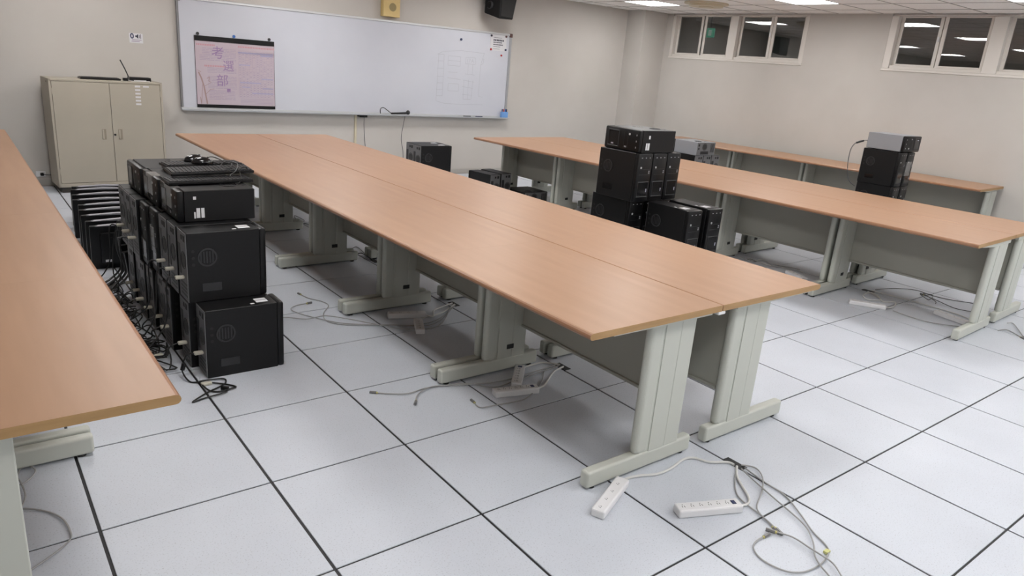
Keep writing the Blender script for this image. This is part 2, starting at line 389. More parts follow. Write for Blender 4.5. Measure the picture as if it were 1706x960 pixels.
# ================================================================== TABLES
TH, TT = 0.74, 0.028
def top_mesh(L, w, nose):
    """bullnosed board; nose 'l' (x=0 side) or 'r' (x=w side); ends take the edge band"""
    r = TT/2; n = 6
    arc = [(r - r*math.sin(math.pi*k/n), TH - r + r*math.cos(math.pi*k/n)) for k in range(n+1)]
    pts = [(w - 0.002, TH), ] + arc + [(w - 0.002, TH-TT), (w, TH-TT+0.002), (w, TH-0.002)]
    if nose == 'r': pts = [(w - x, z) for x, z in pts]
    b = bmesh.new(); fs = prism(b, pts, 'y', 0.0002, L-0.0002, 0, 1)
    for f in b.faces:
        c = f.calc_center_median()
        if f.material_index == 0 and ((nose == 'l' and c.x < r*0.75) or (nose == 'r' and c.x > w - r*0.75)): f.material_index = 2
    return mesh('tabletop', b, WOOD, WOODEDGE, WOODNOSE)
def leg_parts(px0, px1, fx0, fx1, user):
    """returns meshes (post, cover, foot, slot, glides, arm); y centred on 0"""
    h = 0.0225; z0, z1 = 0.086, TH-TT-0.028
    b = bmesh.new(); w = px1 - px0
    if user == 'l': cuts = [(0, 0.085, 0.021), (0.0862, 0.185, 0.0012), (0.1862, w, 0.004)]
    else: cuts = [(0, w-0.1862, 0.021), (w-0.185, w-0.0862, 0.0012), (w-0.085, w, 0.004)]
    for a, c, bv in cuts: box(b, px0+a, px0+c, -h, h, z0-0.003, z1, bv, 5 if bv > 0.01 else 2)
    box(b, px0+0.03, px1-0.03, -h+0.004, h-0.004, z0-0.003, z1-0.002)
    post = mesh('leg', b, STEEL)
    b = bmesh.new(); box(b, fx0, fx1, -0.024, 0.024, 0.010, 0.088, 0.012, 4); foot = mesh('foot', b, STEEL)
    b = bmesh.new(); c = px0 + w*0.62 if user == 'l' else px0 + w*0.38
    box(b, c-0.024, c+0.024, -h-0.0012, h+0.0012, 0.135, 0.162); slot = mesh('cable_slot', b, SLOT)
    gl = []
    for x in (fx0+0.045, fx1-0.045):
        b = bmesh.new(); disc(b, (x, 0), 0.017, 'z', 0, 0.0105, 12); gl.append(mesh('glide', b, GLIDE))
    b = bmesh.new(); a0, a1 = px0 - 0.27 if user == 'l' else px0 - 0.05, px1 + 0.05 if user == 'l' else px1 + 0.27
    zt = TH - TT
    if user == 'l': pts = [(a0, zt-0.001), (a0, zt-0.010), (px0, zt-0.03), (a1, zt-0.03), (a1, zt-0.001)]
    else: pts = [(a0, zt-0.001), (a0, zt-0.03), (px1, zt-0.03), (a1, zt-0.010), (a1, zt-0.001)]
    prism(b, pts, 'y', -0.02, 0.02); arm = mesh('top_bracket', b, STEEL)
    pts = [(x, zt - min(zt-z, 0.013)) for x, z in pts]
    b = bmesh.new(); prism(b, pts, 'y', -0.060, -0.0201); box(b, px0, px1, -0.02, 0.02, zt-0.03, zt-0.001); warm = mesh('top_bracket', b, STEEL)
    return post, foot, slot, gl, arm, warm
def make_row(name_group, kind, origin, ang, bounds, legs, label_fn, slot_from=0):
    """kind: dict of local x offsets; bounds: list of table edge y's (local); legs: list of (yA, yB) local"""
    post, foot, slot, gl, arm, warm = leg_parts(kind['post'][0], kind['post'][1], kind['foot'][0], kind['foot'][1], kind['user'])
    c, s = math.cos(ang), math.sin(ang)
    tops = {}; pans = {}
    for i in range(len(bounds)-1):
        y0, y1 = bounds[i], bounds[i+1]; L = y1 - y0
        t = thing('computer_desk', label_fn(i), 'desk', (origin[0] - s*y0, origin[1] + c*y0, 0), (0, 0, ang), name_group)
        kL = round(L, 3)
        if kL not in tops: tops[kL] = top_mesh(L, kind['w'], kind['user'])
        link('tabletop', tops[kL], t)
        a, b_ = legs[i][0]-y0 + (0.007 if i else 0), legs[i][1]-y0 - (0.007 if i < len(bounds)-2 else 0)
        for k, y in enumerate((a, b_)):
            lg = link('leg', post, t, (0, y, 0))
            link('foot', foot, lg); [link('glide', g_, lg) for g_ in gl]; link('top_bracket', warm if i == 0 and k == 0 and legs[0][0]-bounds[0] > 0.061 else arm, lg)
            if not (i == 0 and k == 0): link('cable_slot', slot, lg)
        kp = round(b_-a, 3)
        if kp not in pans:
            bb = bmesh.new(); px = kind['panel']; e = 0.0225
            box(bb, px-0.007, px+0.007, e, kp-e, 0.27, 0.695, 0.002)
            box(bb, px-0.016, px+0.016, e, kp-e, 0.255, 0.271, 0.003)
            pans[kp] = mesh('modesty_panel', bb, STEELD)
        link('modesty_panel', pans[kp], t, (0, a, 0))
pos5 = ['nearest the camera', 'second from the near end', 'third from the near end', 'fourth from the near end', 'farthest, by the whiteboard wall']
AL = [(-0.677, 0.457), (0.515, 1.634), (1.692, 2.795), (2.853, 3.952), (4.01, 5.06)]
AB = [-0.75 + 1.187*i for i in range(6)]
KL = dict(w=0.786, foot=(0.134, 0.790), post=(0.41, 0.69), panel=0.665, user='l')
KR = dict(w=0.786, foot=(0.112, 0.745), post=(0.178, 0.452), panel=0.205, user='r')
rel = lambda legs, o: [(a-o, b-o) for a, b in legs]
make_row('desks of the central island, left row', KL, (1.522, -0.75), 0.0, [b-AB[0] for b in AB], rel(AL, AB[0]),
         lambda i: 'beech desk, left row of the central island, ' + pos5[i])
make_row('desks of the central island, right row', KR, (2.314, -0.75), 0.0, [b-AB[0] for b in AB], rel(AL, AB[0]),
         lambda i: 'beech desk, right row of the central island, ' + pos5[i])
# clip under the seam of the two near desks
t = tag(bx('seam_clip', WHITE, None, 2.285, 2.335, -0.752, -0.70, TH-TT-0.016, TH-TT-0.0005, 0.006, 2), 'small white plastic clip under the near end of the central island seam', 'clip')
# island to the right (slightly askew)
BB = [1.146*i for i in range(6)]
BLg = [(0.03, 1.148), (1.206, 2.30), (2.358, 3.45), (3.508, 4.60), (4.658, 5.64)]
ANGB = R(2.5)
make_row('desks of the right island, left row', dict(KL, w=0.79, foot=(0.125, 0.785)), (5.225, -0.69), ANGB, BB, BLg,
         lambda i: 'beech desk, left row of the right-hand island, ' + pos5[i])
ob = (5.225 + 0.795*math.cos(ANGB), -0.69 + 0.795*math.sin(ANGB))
make_row('desks of the right island, right row', dict(KR, w=0.79), ob, ANGB, BB, BLg,
         lambda i: 'beech desk, right row of the right-hand island, ' + pos5[i])
# row along the window wall
make_row('desks along the window wall', dict(KL, w=0.80, post=(0.46, 0.74), panel=0.70), (8.80, 0.61), R(3.1), [1.17*i for i in range(5)],
         [(0.06, 1.13), (1.185, 2.30), (2.358, 3.47), (3.528, 4.60)],
         lambda i: 'beech desk along the window wall, ' + ['nearest the camera', 'second from the near end', 'third from the near end', 'farthest, by the corner column'][i])
# foreground row on the left
DB = [1.19*i for i in range(6)]
make_row('desks of the foreground row', dict(KR, w=0.79, foot=(0.06, 0.697), post=(0.13, 0.412), panel=0.16), (0.161-0.79, -0.58), 0.0, DB,
         [(0.085, 1.15), (1.208, 2.34), (2.398, 3.53), (3.588, 4.72), (4.778, 5.86)],
         lambda i: 'beech desk, left foreground row, ' + ['nearest the camera, cut by the picture edge', 'second from the near end', 'third from the near end', 'fourth from the near end', 'farthest, before the steel cabinet'][i])

# ================================================================== STEEL CABINET
cb = thing('steel_cabinet', 'beige two-door steel cupboard standing left of the whiteboard', 'cabinet', (0.60, 6.15, 0), (0, 0, R(4)))
CW, CD, CH = 1.06, 0.38, 1.15
b = bmesh.new()
box(b, 0, CW, 0.022, CD, 0.06, CH, 0.003)          # carcass
box(b, 0, 0.022, 0, 0.03, 0.06, CH, 0.002); box(b, CW-0.022, CW, 0, 0.03, 0.06, CH, 0.002)
box(b, 0, CW, 0, 0.03, CH-0.02, CH, 0.002); box(b, 0, CW, 0, 0.03, 0.06, 0.10, 0.002)
obj('body', b, CABM, cb)
bx('plinth', DARKB, cb, 0.03, CW-0.03, 0.03, CD-0.02, 0, 0.06)
for k, (a, c) in enumerate(((0.025, 0.541), (0.545, CW-0.025))):
    d = bx('door', CABM, cb, a, c, 0.001, 0.02, 0.104, CH-0.024, 0.002)
    hx = 0.459 if k == 0 else 0.615
    hb = bmesh.new(); box(hb, hx-0.02, hx+0.02, -0.001, 0.003, 0.55, 0.658); obj('handle_recess', hb, CABH, d)
    bx('handle_pull', CABM, d, hx-0.017, hx-0.002, -0.008, 0.002, 0.556, 0.652, 0.002)
    if k == 1:
        lb = bmesh.new(); disc(lb, (0.562, 0.60), 0.011, 'y', -0.006, 0.002, 14); obj('lock', lb, SLOT, d)
        for q in range(6):
            bx('label_sticker', PAPER, d, 0.788, 0.84, -0.001, 0.002, 1.095-0.0366*q, 1.113-0.0366*q)
        bx('label_sticker', PAPER, d, 0.868, 0.925, -0.001, 0.002, 1.097, 1.112)
    for z in (0.22, 1.03):
        bx('hinge', CABM, d, (a-0.004 if k == 0 else c-0.002), (a+0.002 if k == 0 else c+0.004), -0.002, 0.01, z-0.03, z+0.03)
b = bmesh.new(); disc(b, (0.10, 1.115), 0.008, 'x', -0.002, 0.004, 12); obj('side_hole', b, SLOT, cb)  # black disc standing in for a dark hole in the side
# things on top of the cabinet
t = thing('keyboard', 'flat black keyboard lying on top of the steel cupboard', 'keyboard', (0.90, 6.29, CH), (0, 0, R(3)))
bx('body', BLK, t, 0, 0.38, 0, 0.14, 0.0, 0.018, 0.005); b = bmesh.new()
for i in range(17):
    for j in range(5): box(b, 0.012+i*0.021, 0.030+i*0.021, 0.012+j*0.024, 0.032+j*0.024, 0.017, 0.023)
obj('keys', b, DGREY, t)
t = thing('wireless_router', 'small black router with one raised antenna on the steel cupboard', 'router', (1.36, 6.30, CH))
bx('body', BLK, t, 0, 0.21, 0, 0.13, 0.004, 0.042, 0.006, 2)
bx('front_strip', WHITE, t, 0.04, 0.16, -0.004, 0.002, 0.004, 0.014)
b = bmesh.new(); tube(b, [(0.01, 0.11, 0.04), (-0.02, 0.11, 0.12), (-0.06, 0.11, 0.21)], 0.006, 8, 3); obj('antenna', b, DGREY, t)
b = bmesh.new()
for x in (0.03, 0.18):
    for y in (0.02, 0.11): disc(b, (x, y), 0.008, 'z', 0, 0.0045, 8)
obj('rubber_foot', b, GLIDE, t)
t = tag(bx('power_adapter', BLK, None, 1.30, 1.345, 6.31, 6.36, CH, CH+0.03, 0.004), 'small black power adapter beside the router on the cupboard', 'adapter')
b = bmesh.new(); tube(b, [(1.345, 6.335, CH+0.012), (1.37, 6.27, CH+0.005), (1.44, 6.25, CH+0.005), (1.50, 6.26, CH+0.006), (1.55, 6.28, CH+0.006)], 0.004)
tag(obj('router_lead', b, CORDW), 'short pale lead curling in front of the router on the cupboard', 'cable')
# wall socket with plug left of the cabinet
t = thing('wall_socket', 'white wall socket low on the wall left of the steel cupboard', 'socket', (0.49, YB, 0.13))
bx('plate', WHITE, t, -0.045, 0.045, -0.012, 0, -0.03, 0.03, 0.004); bx('plug', BLK, t, -0.005, 0.025, -0.045, -0.011, -0.015, 0.012, 0.004)
b = bmesh.new(); tube(b, [(0.02, -0.04, 0), (0.07, -0.05, -0.005), (0.112, -0.06, -0.004)], 0.004); obj('lead', b, CORDD, t)

# ================================================================== WHITEBOARD WALL
WX0, WX1, WZ_0, WZ_1 = 1.93, 6.635, 0.845, 2.075
FY = YB - 0.03
ALUD2 = mat('aluminium_mid', (0.40, 0.41, 0.43), 0.4, metal=0.5)
wbd = thing('whiteboard', 'very wide white magnetic whiteboard in an aluminium frame on the wall', 'whiteboard', (WX0, YB, WZ_0))
WL, WH = WX1-WX0, WZ_1-WZ_0
bx('writing_surface', WBS, wbd, 0.015, WL-0.015, -0.03, -0.002, 0.015, WH-0.015)
bx('frame_rail', ALU, wbd, 0, WL, -0.042, -0.001, WH-0.028, WH, 0.004)
bx('frame_rail', ALU, wbd, 0, WL, -0.042, -0.001, 0.0, 0.028, 0.004)
bx('frame_rail', ALUD, wbd, 0, 0.024, -0.042, -0.001, 0.028, WH-0.028, 0.004)  # left rail: shade on its outer side put in as darker aluminium
bx('frame_rail', ALUD2, wbd, WL-0.040, WL, -0.042, -0.001, 0.028, WH-0.028, 0.004)
for x in (0.0, WL-0.04):
    for z in (0.0, WH-0.05):
        if (x, z) == (0.0, 0.0) or z == 0.0: continue
        bx('corner_cap', BROWNM if x else ALUD, wbd, x-0.004, x+0.044, -0.046, -0.0005, z, z+0.054, 0.003)
b = bmesh.new(); prism(b, [(-0.003, 0.0), (-0.11, -0.004), (-0.118, 0.012), (-0.112, 0.014), (-0.106, 0.004), (-0.003, 0.010)], 'x', 0.0, WL)
obj('pen_tray', b, ALU, wbd)
# faint marker drawing of a seating plan
b = bmesh.new()
def stroke(pts, w=0.0045):
    for (x0, z0), (x1, z1) in zip(pts[:-1], pts[1:]):
        d = Vector((x1-x0, z1-z0)); n = Vector((-d.y, d.x)).normalized()*w/2
        y = -0.0308
        q = [(x0+n.x, z0+n.y), (x1+n.x, z1+n.y), (x1-n.x, z1-n.y), (x0-n.x, z0-n.y)]
        vs = [b.verts.new((x-WX0, y, z-WZ_0)) for x, z in q]; b.faces.new(vs)
def rect(x0, x1, z0, z1): stroke([(x0, z0), (x1, z0), (x1, z1), (x0, z1), (x0, z0)])
stroke([(5.35, 1.70), (5.45, 1.745), (5.75, 1.775), (6.16, 1.765)]); stroke([(6.15, 1.765), (6.10, 1.60), (6.09, 1.20), (6.10, 1.15), (6.17, 1.14)])
stroke([(5.36, 1.06), (5.50, 1.03), (5.80, 1.025), (6.18, 1.03)]); stroke([(5.37, 1.70), (5.36, 1.06)])
for z in (1.70, 1.61, 1.51, 1.40, 1.31, 1.22, 1.13): stroke([(5.355, z), (5.46, z+0.004)])
stroke([(5.46, 1.70), (5.46, 1.13)]); rect(5.53, 5.74, 1.56, 1.69); stroke([(5.535, 1.63), (5.74, 1.625)]); stroke([(5.54, 1.47), (5.70, 1.47)]); stroke([(5.53, 1.39), (5.76, 1.375)])
rect(5.55, 5.73, 1.21, 1.31); rect(5.83, 6.00, 1.60, 1.69); stroke([(5.88, 1.59), (5.88, 1.45)]); stroke([(5.96, 1.59), (5.96, 1.45)]); stroke([(5.83, 1.46), (6.0, 1.45)])
stroke([(5.80, 1.37), (6.0, 1.35)]); stroke([(5.79, 1.28), (5.98, 1.26)]); stroke([(5.80, 1.17), (5.98, 1.16)]); stroke([(5.82, 1.10), (5.96, 1.10)])
stroke([(5.82, 1.38), (5.82, 1.10)]); stroke([(5.90, 1.38), (5.90, 1.10)]); stroke([(5.975, 1.37), (5.965, 1.11)])
stroke([(5.86, 1.67), (5.86, 1.62)]); stroke([(5.88, 1.67), (5.91, 1.67), (5.89, 1.62)]); stroke([(5.93, 1.62), (5.95, 1.67), (5.97, 1.62)]); stroke([(5.94, 1.64), (5.96, 1.64)])
stroke([(6.12, 1.68), (6.15, 1.69), (6.14, 1.62), (6.10, 1.60)])
obj('marker_drawing', b, MARK, wbd)

# poster with black hanging strips
PX0, PX1, PZ0, PZ1 = 2.105, 3.025, 0.872, 1.672
pt = thing('poster', 'pink printed poster with black top and bottom strips on the left of the whiteboard', 'poster', (PX0, FY+0.0018, PZ0+0.004))
PW, PH = PX1-PX0, PZ1-PZ0
bx('paper_sheet', PINK, pt, 0.004, PW-0.004, -0.008, -0.004, 0.02, PH-0.02)
bx('hanging_strip', BLKM, pt, 0, PW, -0.014, -0.003, PH-0.056, PH, 0.002)
bx('hanging_strip', BLKM, pt, 0, PW, -0.014, -0.003, 0.0, 0.036, 0.002)
b = bmesh.new(); box(b, 0.0, 0.006, -0.0075, -0.003, 0.03, PH-0.046); box(b, PW-0.006, PW, -0.0075, -0.003, 0.03, PH-0.046); obj('side_edging', b, BLKM, pt)
py = -0.0084
def print_mesh(name, quads, m):
    bb = bmesh.new()
    for x0, x1, z0, z1 in quads: bb.faces.new([bb.verts.new(v) for v in ((x0, py, z0), (x1, py, z0), (x1, py, z1), (x0, py, z1))])
    return obj(name, bb, m, pt)
rnd = random.Random(3)
q = []
for z0, z1, xa, xb in ((0.60, 0.67, 0.08, 0.46), (0.53, 0.59, 0.05, 0.46), (0.40, 0.455, 0.13, 0.46), (0.22, 0.36, 0.13, 0.46), (0.10, 0.2, 0.14, 0.44)):
    z = z1; q = []
    while z > z0:
        x = xa
        while x < xb:
            w = rnd.uniform(0.03, 0.12); q.append((x, min(x+w, xb), z-0.006, z)); x += w + 0.008
        z -= 0.0165
    o = print_mesh('text_paragraph', q, INKPL); o['kind'] = 'stuff'
q = []
for x0, x1, z in ((0.02, 0.22, 0.705), (0.10, 0.34, 0.474), (0.49, 0.91, 0.71)):
    x = x0; q = []
    while x < x1:
        q.append((x, x+0.0125, z-0.010, z+0.008)); x += 0.019
    o = print_mesh('heading_text', q, INKR); o['kind'] = 'stuff'
q = []; tx0, tx1, tz0, tz1 = 0.485, 0.905, 0.13, 0.665
for i in range(22): q.append((tx0, tx1, tz0+(tz1-tz0)*i/21-0.001, tz0+(tz1-tz0)*i/21+0.001))
for i in range(11): q.append((tx0+(tx1-tx0)*i/10-0.001, tx0+(tx1-tx0)*i/10+0.001, tz0, tz1))
for i in range(10):
    for j in range(21):
        if rnd.random() < 0.75:
            x = tx0+(tx1-tx0)*(i+0.2)/10; z = tz0+(tz1-tz0)*(j+0.3)/21; q.append((x, x+0.022, z, z+0.008))
for z in (0.05, 0.065, 0.08, 0.095, 0.11): q.append((0.50, 0.90, z, z+0.005))
o = print_mesh('timetable', q, INKPL); o['kind'] = 'stuff'
q = [(tx0+0.01, tx0+0.14, 0.50, 0.513), (0.76, 0.90, 0.345, 0.36), (0.50, 0.75, 0.295, 0.31), (0.52, 0.62, 0.245, 0.257), (0.77, 0.90, 0.235, 0.25), (0.64, 0.90, 0.175, 0.19), (tx0, tx1, 0.635, 0.652), (0.75, 0.90, 0.615, 0.632)]
for one in q: print_mesh('table_highlight', [one], INKB)
for ch, x, z, sz in (('考', 0.255, 0.615, 0.150), ('選', 0.37, 0.475, 0.135), ('部', 0.295, 0.305, 0.145)):
    o = wall_text(ch, sz, INKP, pt, x, py-0.0004, z, 'brush_character')
q = [(0.345, 0.385, 0.185, 0.225)]; print_mesh('seal', q, INKP)
b = bmesh.new()
def ink(pts, w):
    for (x0, z0), (x1, z1) in zip(pts[:-1], pts[1:]):
        d = Vector((x1-x0, z1-z0)); n = Vector((-d.y, d.x)).normalized()*w/2
        b.faces.new([b.verts.new((x, py-0.0003, z)) for x, z in ((x0+n.x, z0+n.y), (x1+n.x, z1+n.y), (x1-n.x, z1-n.y), (x0-n.x, z0-n.y))])
ink([(0.03, 0.40), (0.06, 0.33), (0.085, 0.24), (0.10, 0.14), (0.115, 0.04)], 0.016); ink([(0.05, 0.04), (0.06, 0.16), (0.07, 0.26)], 0.006)
ink([(0.085, 0.24), (0.14, 0.27), (0.17, 0.29)], 0.004); ink([(0.10, 0.15), (0.16, 0.21), (0.20, 0.215)], 0.005); ink([(0.02, 0.42), (0.06, 0.40)], 0.005); ink([(0.12, 0.33), (0.15, 0.35), (0.14, 0.30), (0.16, 0.295)], 0.006)
ink([(0.05, 0.04), (0.04, 0.12)], 0.008)
obj('bamboo_drawing', b, INKBR, pt)
def magnet(label, m, x, z, r=0.017):
    bb = bmesh.new(); disc(bb, (0, 0), r, 'y', -0.011, 0, 16); 
    return tag(obj('magnet', bb, m, None, (x, FY-0.0005, z)), label, 'magnet', 'round whiteboard magnets')
magnet('dark grey magnet above the left end of the poster top strip', DGREY, 2.145, 1.696)
magnet('blue magnet above the middle of the poster top strip', BLUE, 2.55, 1.696)
magnet('dark grey magnet above the right end of the poster top strip', DGREY, 2.965, 1.696)
magnet('navy magnet alone on the bare board left of the paper notice', NAVY, 5.73, 1.927)
nt_ = thing('paper_notice', 'small white printed notice at the top right of the whiteboard', 'notice', (6.245, FY, 1.82))
bx('sheet', PAPER, nt_, 0, 0.295, -0.003, -0.0005, 0, 0.225)
bb = bmesh.new()
def nline(x0, x1, z, h, step):
    x = x0
    while x < x1: bb.faces.new([bb.verts.new(v) for v in ((x, -0.0034, z), (x+step*0.75, -0.0034, z), (x+step*0.75, -0.0034, z+h), (x, -0.0034, z+h))]); x += step
nline(0.055, 0.25, 0.135, 0.024, 0.028); nline(0.055, 0.20, 0.108, 0.015, 0.02); nline(0.055, 0.225, 0.077, 0.015, 0.02); nline(0.055, 0.18, 0.053, 0.007, 0.012); nline(0.055, 0.21, 0.18, 0.006, 0.012); nline(0.055, 0.17, 0.022, 0.005, 0.010)
o = obj('printed_text', bb, INKK, nt_); o['kind'] = 'stuff'
def nmag(label, m, x, z):
    bb = bmesh.new(); disc(bb, (0, 0), 0.015, 'y', -0.011, 0, 16)
    return tag(obj('magnet', bb, m, None, (x, FY-0.0032, z)), label, 'magnet', 'round whiteboard magnets')
nmag('black magnet on the upper left corner of the paper notice', INKK, 6.257, 2.025); nmag('dark red magnet on the upper right corner of the paper notice', BROWNM, 6.527, 2.03)
nmag('red magnet on the lower left corner of the paper notice', RED, 6.262, 1.833); nmag('navy magnet on the lower right corner of the paper notice', NAVY, 6.53, 1.842)
magnet('red magnet alone just below the paper notice', RED, 6.461, 1.758, 0.014)
# pen cup at the right end of the tray
t = thing('pen_cup', 'light blue pen holder with pens at the right end of the whiteboard tray', 'pen holder', (6.565, FY-0.045, WZ_0+0.012))
b = bmesh.new(); box(b, -0.055, 0.055, -0.03, 0.03, 0, 0.085, 0.004); obj('cup', b, LBLUE, t)
for x, m in ((-0.04, NAVY), (-0.012, RED), (0.02, BLUE), (0.042, NAVY)):
    b = bmesh.new(); disc(b, (x, 0.0), 0.008, 'z', 0.08, 0.125, 10); obj('pen', b, m, t)
for k, (x, l) in enumerate(((5.80, 0.13), (6.02, 0.12))):
    b = bmesh.new(); disc(b, (FY-0.07, WZ_0+0.017), 0.008, 'x', x, x+l, 10)
    tag(obj('marker_pen', b, NAVY if k else DGREY), 'whiteboard marker lying on the tray, ' + ('closer to the pen holder' if k else 'the farther one from the pen holder'), 'marker pen')
# microphone lying on tray with looped lead
t = thing('microphone', 'black hand microphone with a looped lead lying on the whiteboard tray', 'microphone', (4.86, FY-0.055, WZ_0+0.03))
b = bmesh.new(); tube(b, [(0.0, 0, 0.008), (-0.10, 0, 0.002), (-0.24, 0, -0.004)], 0.013, 10, 3); obj('handle', b, BLK, t, smooth=True)
b = bmesh.new(); bmesh.ops.create_uvsphere(b, u_segments=14, v_segments=8, radius=0.030); obj('head', b, DGREY, t, (0.02, 0, 0.015), smooth=True)
b = bmesh.new(); tube(b, [(-0.24, 0, -0.004), (-0.30, 0, 0.035), (-0.36, 0, 0.07), (-0.40, 0, 0.06), (-0.41, 0, 0.02), (-0.405, 0, -0.008)], 0.005); obj('lead', b, CORDB, t)
b = bmesh.new(); tube(b, [(4.80, FY-0.115, WZ_0-0.005), (4.81, FY-0.06, WZ_0-0.12), (4.80, FY-0.03, WZ_0-0.32), (4.84, FY-0.02, WZ_0-0.5), (4.86, FY-0.015, WZ_0-0.82)], 0.004)
tag(obj('hanging_cable', b, CORDD), 'thin dark cable hanging from the tray below the microphone', 'cable')
t = thing('junction_box', 'small black box under the whiteboard tray with a hanging lead', 'box', (4.205, YB-0.06, WZ_0-0.045))
bx('housing', BLK, t, -0.055, 0.055, -0.03, 0.058, 0.01, 0.038, 0.004)
b = bmesh.new(); tube(b, [(0.02, 0, 0.012), (0.03, 0.02, -0.12), (0.06, 0.04, -0.35), (0.085, 0.045, -0.56), (0.10, 0.045, -0.79)], 0.004); obj('lead', b, CORDD, t)
tag(bx('cable_trunking', mat('trunking_cream', (0.58, 0.52, 0.38), 0.5), None, 4.108, 4.138, YB-0.02, YB, 0.07, WZ_0-0.001, 0.002), 'narrow cream vertical cable trunking on the wall under the whiteboard', 'trunking')
# intercom speaker box and black loudspeaker above the board
t = thing('intercom_box', 'cream yellow square wall speaker box above the middle of the whiteboard', 'speaker box', (4.46, YB, 2.115))
bx('cabinet', YELL, t, 0, 0.245, -0.085, 0, 0, 0.36, 0.006, 2)
b = bmesh.new(); disc(b, (0.135, 0.12), 0.052, 'y', -0.087, -0.08, 24); obj('grille', b, YELLD, t)
sp = thing('wall_loudspeaker', 'black angular loudspeaker mounted high on the wall above the whiteboard', 'loudspeaker', (6.02, 6.2, 2.22))
b = bmesh.new()
lo = [(0.075, 0.0), (0.335, 0.03), (0.33, 0.26), (0.02, 0.30), (-0.02, 0.24)]
V0 = [b.verts.new((x, y, 0.02 + 0.30*max(y, 0)*0.95)) for x, y in lo]
V1 = [b.verts.new((x + (0.05 if x > 0.2 else 0.0), y - 0.01, 0.36 + 0.03*(y > 0.2))) for x, y in lo]
n = len(lo)
for i in range(n): b.faces.new((V0[i], V0[(i+1) % n], V1[(i+1) % n], V1[i]))
b.faces.new(V0[::-1]); b.faces.new(V1)
bmesh.ops.bevel(b, geom=list(b.edges), offset=0.014, segments=2, affect='EDGES', profile=0.5)
obj('cabinet', b, BLK, sp)
b = bmesh.new()
q = [(0.095, -0.004, 0.06), (0.325, 0.022, 0.055), (0.372, 0.012, 0.34), (0.095, -0.014, 0.34)]
A = [b.verts.new(v) for v in q]; B = [b.verts.new((x, y + 0.012, z)) for x, y, z in q]
b.faces.new(A[::-1]); b.faces.new(B)
for i in range(4): b.faces.new((A[i], A[(i+1) % 4], B[(i+1) % 4], B[i]))
obj('grille', b, SLOT, sp)
b = bmesh.new(); box(b, 0.10, 0.20, 0.27, 0.42, 0.22, 0.34, 0.004); obj('wall_bracket', b, DGREY, sp)
b = bmesh.new(); ring(b, (0.16, 0.20), 0.045, 0.055, 'x', -0.004, 0.03, 20); obj('port_ring', b, DGREY, sp)
# "0 decibel" sticker
sg = thing('wall_sticker', 'small white sticker with a zero and a loudspeaker icon above the steel cupboard', 'sticker', (1.445, YB, 1.54))
bx('sheet', PAPER, sg, 0, 0.135, -0.002, 0, 0, 0.10)
wall_text('0', 0.075, NAVY, sg, 0.028, -0.0026, 0.068, 'numeral', bold=0.0022)
b = bmesh.new()
for pts in ([(0.060, 0.062), (0.074, 0.062), (0.074, 0.078), (0.060, 0.078)], [(0.074, 0.058), (0.090, 0.045), (0.090, 0.094), (0.074, 0.082)], [(0.099, 0.052), (0.104, 0.052), (0.104, 0.088), (0.099, 0.088)], [(0.112, 0.046), (0.117, 0.046), (0.117, 0.094), (0.112, 0.094)]):
    b.faces.new([b.verts.new((x, -0.0024, z)) for x, z in pts])
obj('speaker_icon', b, INKK, sg)
b = bmesh.new()
for x0, x1, z in ((0.025, 0.12, 0.028), (0.02, 0.10, 0.012)):
    b.faces.new([b.verts.new(v) for v in ((x0, -0.0024, z), (x1, -0.0024, z), (x1, -0.0024, z+0.008), (x0, -0.0024, z+0.008))])
obj('small_print', b, INKPL, sg)

